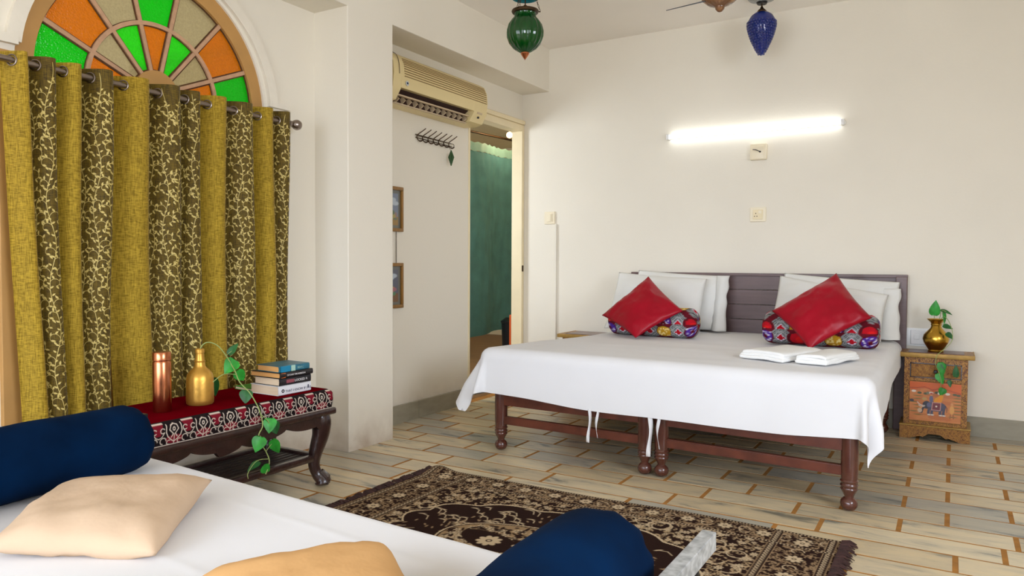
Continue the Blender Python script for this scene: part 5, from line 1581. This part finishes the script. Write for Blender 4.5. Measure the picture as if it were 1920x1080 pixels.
bm = BM(); add_sphere(bm, (SX + .09, 6.79, 2.42), .034, 16, 12); obj('bulb', bm, M['bulb'], bl)
bm = BM(); add_tube(bm, [(SX - .04, 6.98, 2.52), (SX + .06, 6.85, 2.455)], [.022, .02], 10); obj('holder', bm, M['darkbronze'], bl)
lp = bpy.data.lights.new('bulb_glow', 'POINT'); lp.energy = 6; lp.color = (1, .72, .42); lp.shadow_soft_size = .05
lo = bpy.data.objects.new('bulb_glow', lp); C.objects.link(lo); lo.location = (SX + .22, 6.66, 2.40)
t = thing('dustpan', (-3.41, 5.73, 0), 'orange plastic dustpan standing just inside the bathroom doorway', 'dustpan')
box('pan', -3.42, 5.655, .02, -3.395, 5.80, .585, M['orange'], t, bev=.008)
lathe('grip', -3.4075, 5.73, .57, [(0, .06), (.012, .06), (.014, .05), (.010, 0)], M['orange'], t, 12)
t = thing('bin', (-3.80, 6.33, 0), 'small black bin on the bathroom floor behind the doorway', 'bin')
lathe('body', -3.80, 6.33, 0, [(0, 0), (.085, 0), (.10, .45), (.105, .455), (.098, .455), (.085, .02), (0, .02)], M['black'], t, 24)
lathe('lid', -3.80, 6.33, .455, [(.108, 0), (.108, .012), (.06, .045), (0, .05)], M['black'], t, 24)

# ------------------------------------------------------------------ hanging lanterns
def chain3(bm, cx, cy, z0, r0, z1, r1, a0=.3):
    for k in range(3):
        a = a0 + 2 * pi * k / 3
        p0 = Vector((cx + r0 * cos(a), cy + r0 * sin(a), z0)); p1 = Vector((cx + r1 * cos(a), cy + r1 * sin(a), z1))
        n = int((p1 - p0).length / .011)
        for i in range(n):
            c = p0.lerp(p1, (i + .5) / n); d_ = (p1 - p0).normalized(); s_ = d_.orthogonal().normalized()
            if i % 2: s_ = d_.cross(s_)
            add_tube(bm, [c + d_ * .007 * sin(q) + s_ * .0032 * cos(q) for q in np.linspace(0, 2 * pi, 8)], .0011, 4, cap=False)
gx, gy, gz = -1.80, 3.115, 2.155
gl = thing('green_lantern', (gx, gy, gz), 'ribbed deep green glass globe lantern hanging on chains', 'lantern')
rib = lambda ph, r, z: r * (1 + .028 * cos(ph * 16))
lathe('globe', gx, gy, gz, [(.0, -.093), (.012, -.092), (.03, -.084), (.055, -.068), (.076, -.042), (.087, -.012), (.088, .014), (.080, .044), (.064, .068), (.052, .082), (.050, .094), (.056, .104)], M['lanternglass'], gl, 96, mod=rib)
lathe('rim', gx, gy, gz, [(.050, .098), (.062, .101), (.066, .108), (.064, .114), (.050, .119), (.048, .112), (.05, .098)], M['darkbronze'], gl, 32)
lathe('bottom_finial', gx, gy, gz, [(.020, -.086), (.021, -.094), (.017, -.100), (.009, -.112), (0, -.124)], M['copper'], gl, 20)
lathe('lamp_holder', gx, gy, gz, [(0, .06), (.012, .06), (.013, .112), (.010, .13), (.008, .138), (0, .14)], M['darkbronze'], gl, 14)
for k in range(3):
    a = .5 + 2 * pi * k / 3; bm = BM(); add_tube(bm, [(gx + .06 * cos(a), gy + .06 * sin(a), gz + .108), (gx + .074 * cos(a), gy + .074 * sin(a), gz + .107)], .003, 6); obj('hook_lug', bm, M['darkbronze'], gl)
bm = BM(); chain3(bm, gx, gy, gz + .108, .072, gz + .30, .012, .5); setp(obj('chains', bm, M['darkbronze'], gl), kind='stuff')
bm = BM(); add_tube(bm, [(gx, gy, gz + .13), (gx, gy, ZC)], .003, 8); obj('cord', bm, M['darkbronze'], gl)
lathe('smoke_bell', gx, gy, gz, [(.008, .225), (.012, .222), (.03, .200), (.052, .182), (.062, .174), (.064, .170), (.058, .172), (.03, .194), (.01, .215)], M['tealglass'], gl, 32)
lathe('ceiling_rose', gx, gy, ZC, [(0, -.03), (.02, -.03), (.045, -.012), (.05, 0), (0, 0)], M['darkbronze'], gl, 24)

ux, uy = -1.105, 4.99
ul = thing('blue_lantern', (ux, uy, 2.4), 'cobalt blue hobnail glass lantern shaped like a grape bunch', 'lantern')
zt = 2.690
prof = [(.018, 0), (.045, -.008), (.068, -.026), (.083, -.052), (.088, -.078), (.085, -.105), (.076, -.14), (.064, -.175), (.050, -.208), (.036, -.24), (.020, -.268), (.008, -.28), (0, -.282)]
bm = BM(); add_lathe(bm, ux, uy, zt, prof, 40)
rr_ = np.array([p[0] for p in prof])[::-1]; zz_ = np.array([p[1] for p in prof])[::-1]
row = 0; z = -.07
while z > -.272:
    r = float(np.interp(z, zz_, rr_)); n = max(5, int(2 * pi * r / .0185))
    for k in range(n):
        a = 2 * pi * (k + .5 * (row % 2)) / n
        s = bmesh.ops.create_icosphere(bm, subdivisions=1, radius=.0095 * (1 if z > -.2 else .85))
        for v in s['verts']: v.co += Vector((ux + r * cos(a), uy + r * sin(a), zt + z))
    z -= .0155; row += 1
obj('shade', bm, M['blueglass'], ul, sharp=False)
lathe('cap', ux, uy, zt, [(.03, -.006), (.030, .004), (.022, .014), (.012, .022), (.006, .036), (0, .036)], M['darkbronze'], ul, 20)
bm = BM(); add_tube(bm, [(ux, uy, zt + .03), (ux, uy, ZC - .02)], .004, 8); obj('stem', bm, M['darkbronze'], ul)
lathe('ceiling_rose', ux, uy, ZC, [(0, -.028), (.03, -.028), (.034, -.018), (.08, -.012), (.09, 0), (0, 0)], M['galv'], ul, 28)
lathe('rose_hub', ux, uy, ZC, [(0, -.04), (.03, -.04), (.036, -.027), (0, -.027)], M['black'], ul, 20)

mx, my, mz = -.895, 3.24, 2.235
al = thing('amber_lantern', (mx, my, mz), 'ribbed amber glass ceiling lantern with a thin dark side rod', 'lantern')
lathe('bowl', mx, my, mz, [(.0, -.07), (.02, -.068), (.05, -.056), (.075, -.034), (.09, -.004), (.094, .03), (.085, .065), (.065, .09), (.05, .1)], M['amberglass'], al, 80, mod=lambda ph, r, z: r * (1 + .03 * cos(ph * 18)))
lathe('knob', mx, my, mz, [(.016, -.062), (.021, -.068), (.019, -.078), (.010, -.088), (0, -.092)], M['amberglass'], al, 16)
lathe('collar', mx, my, mz, [(.05, .098), (.06, .10), (.06, .112), (.02, .125), (.012, .16), (0, .16)], M['darkbronze'], al, 24)
bm = BM(); add_tube(bm, [(mx, my, mz + .15), (mx, my, ZC)], .005, 8); obj('stem', bm, M['darkbronze'], al)
lathe('ceiling_rose', mx, my, ZC, [(0, -.03), (.03, -.03), (.06, -.008), (.065, 0), (0, 0)], M['darkbronze'], al, 24)
bm = BM(); add_tube(bm, [(mx - .20, my - .12, mz - .085), (mx - .045, my - .025, mz - .040), (mx - .01, my, mz - .05)], [.0016, .0030, .0034], 8); obj('side_rod', bm, M['black'], al)
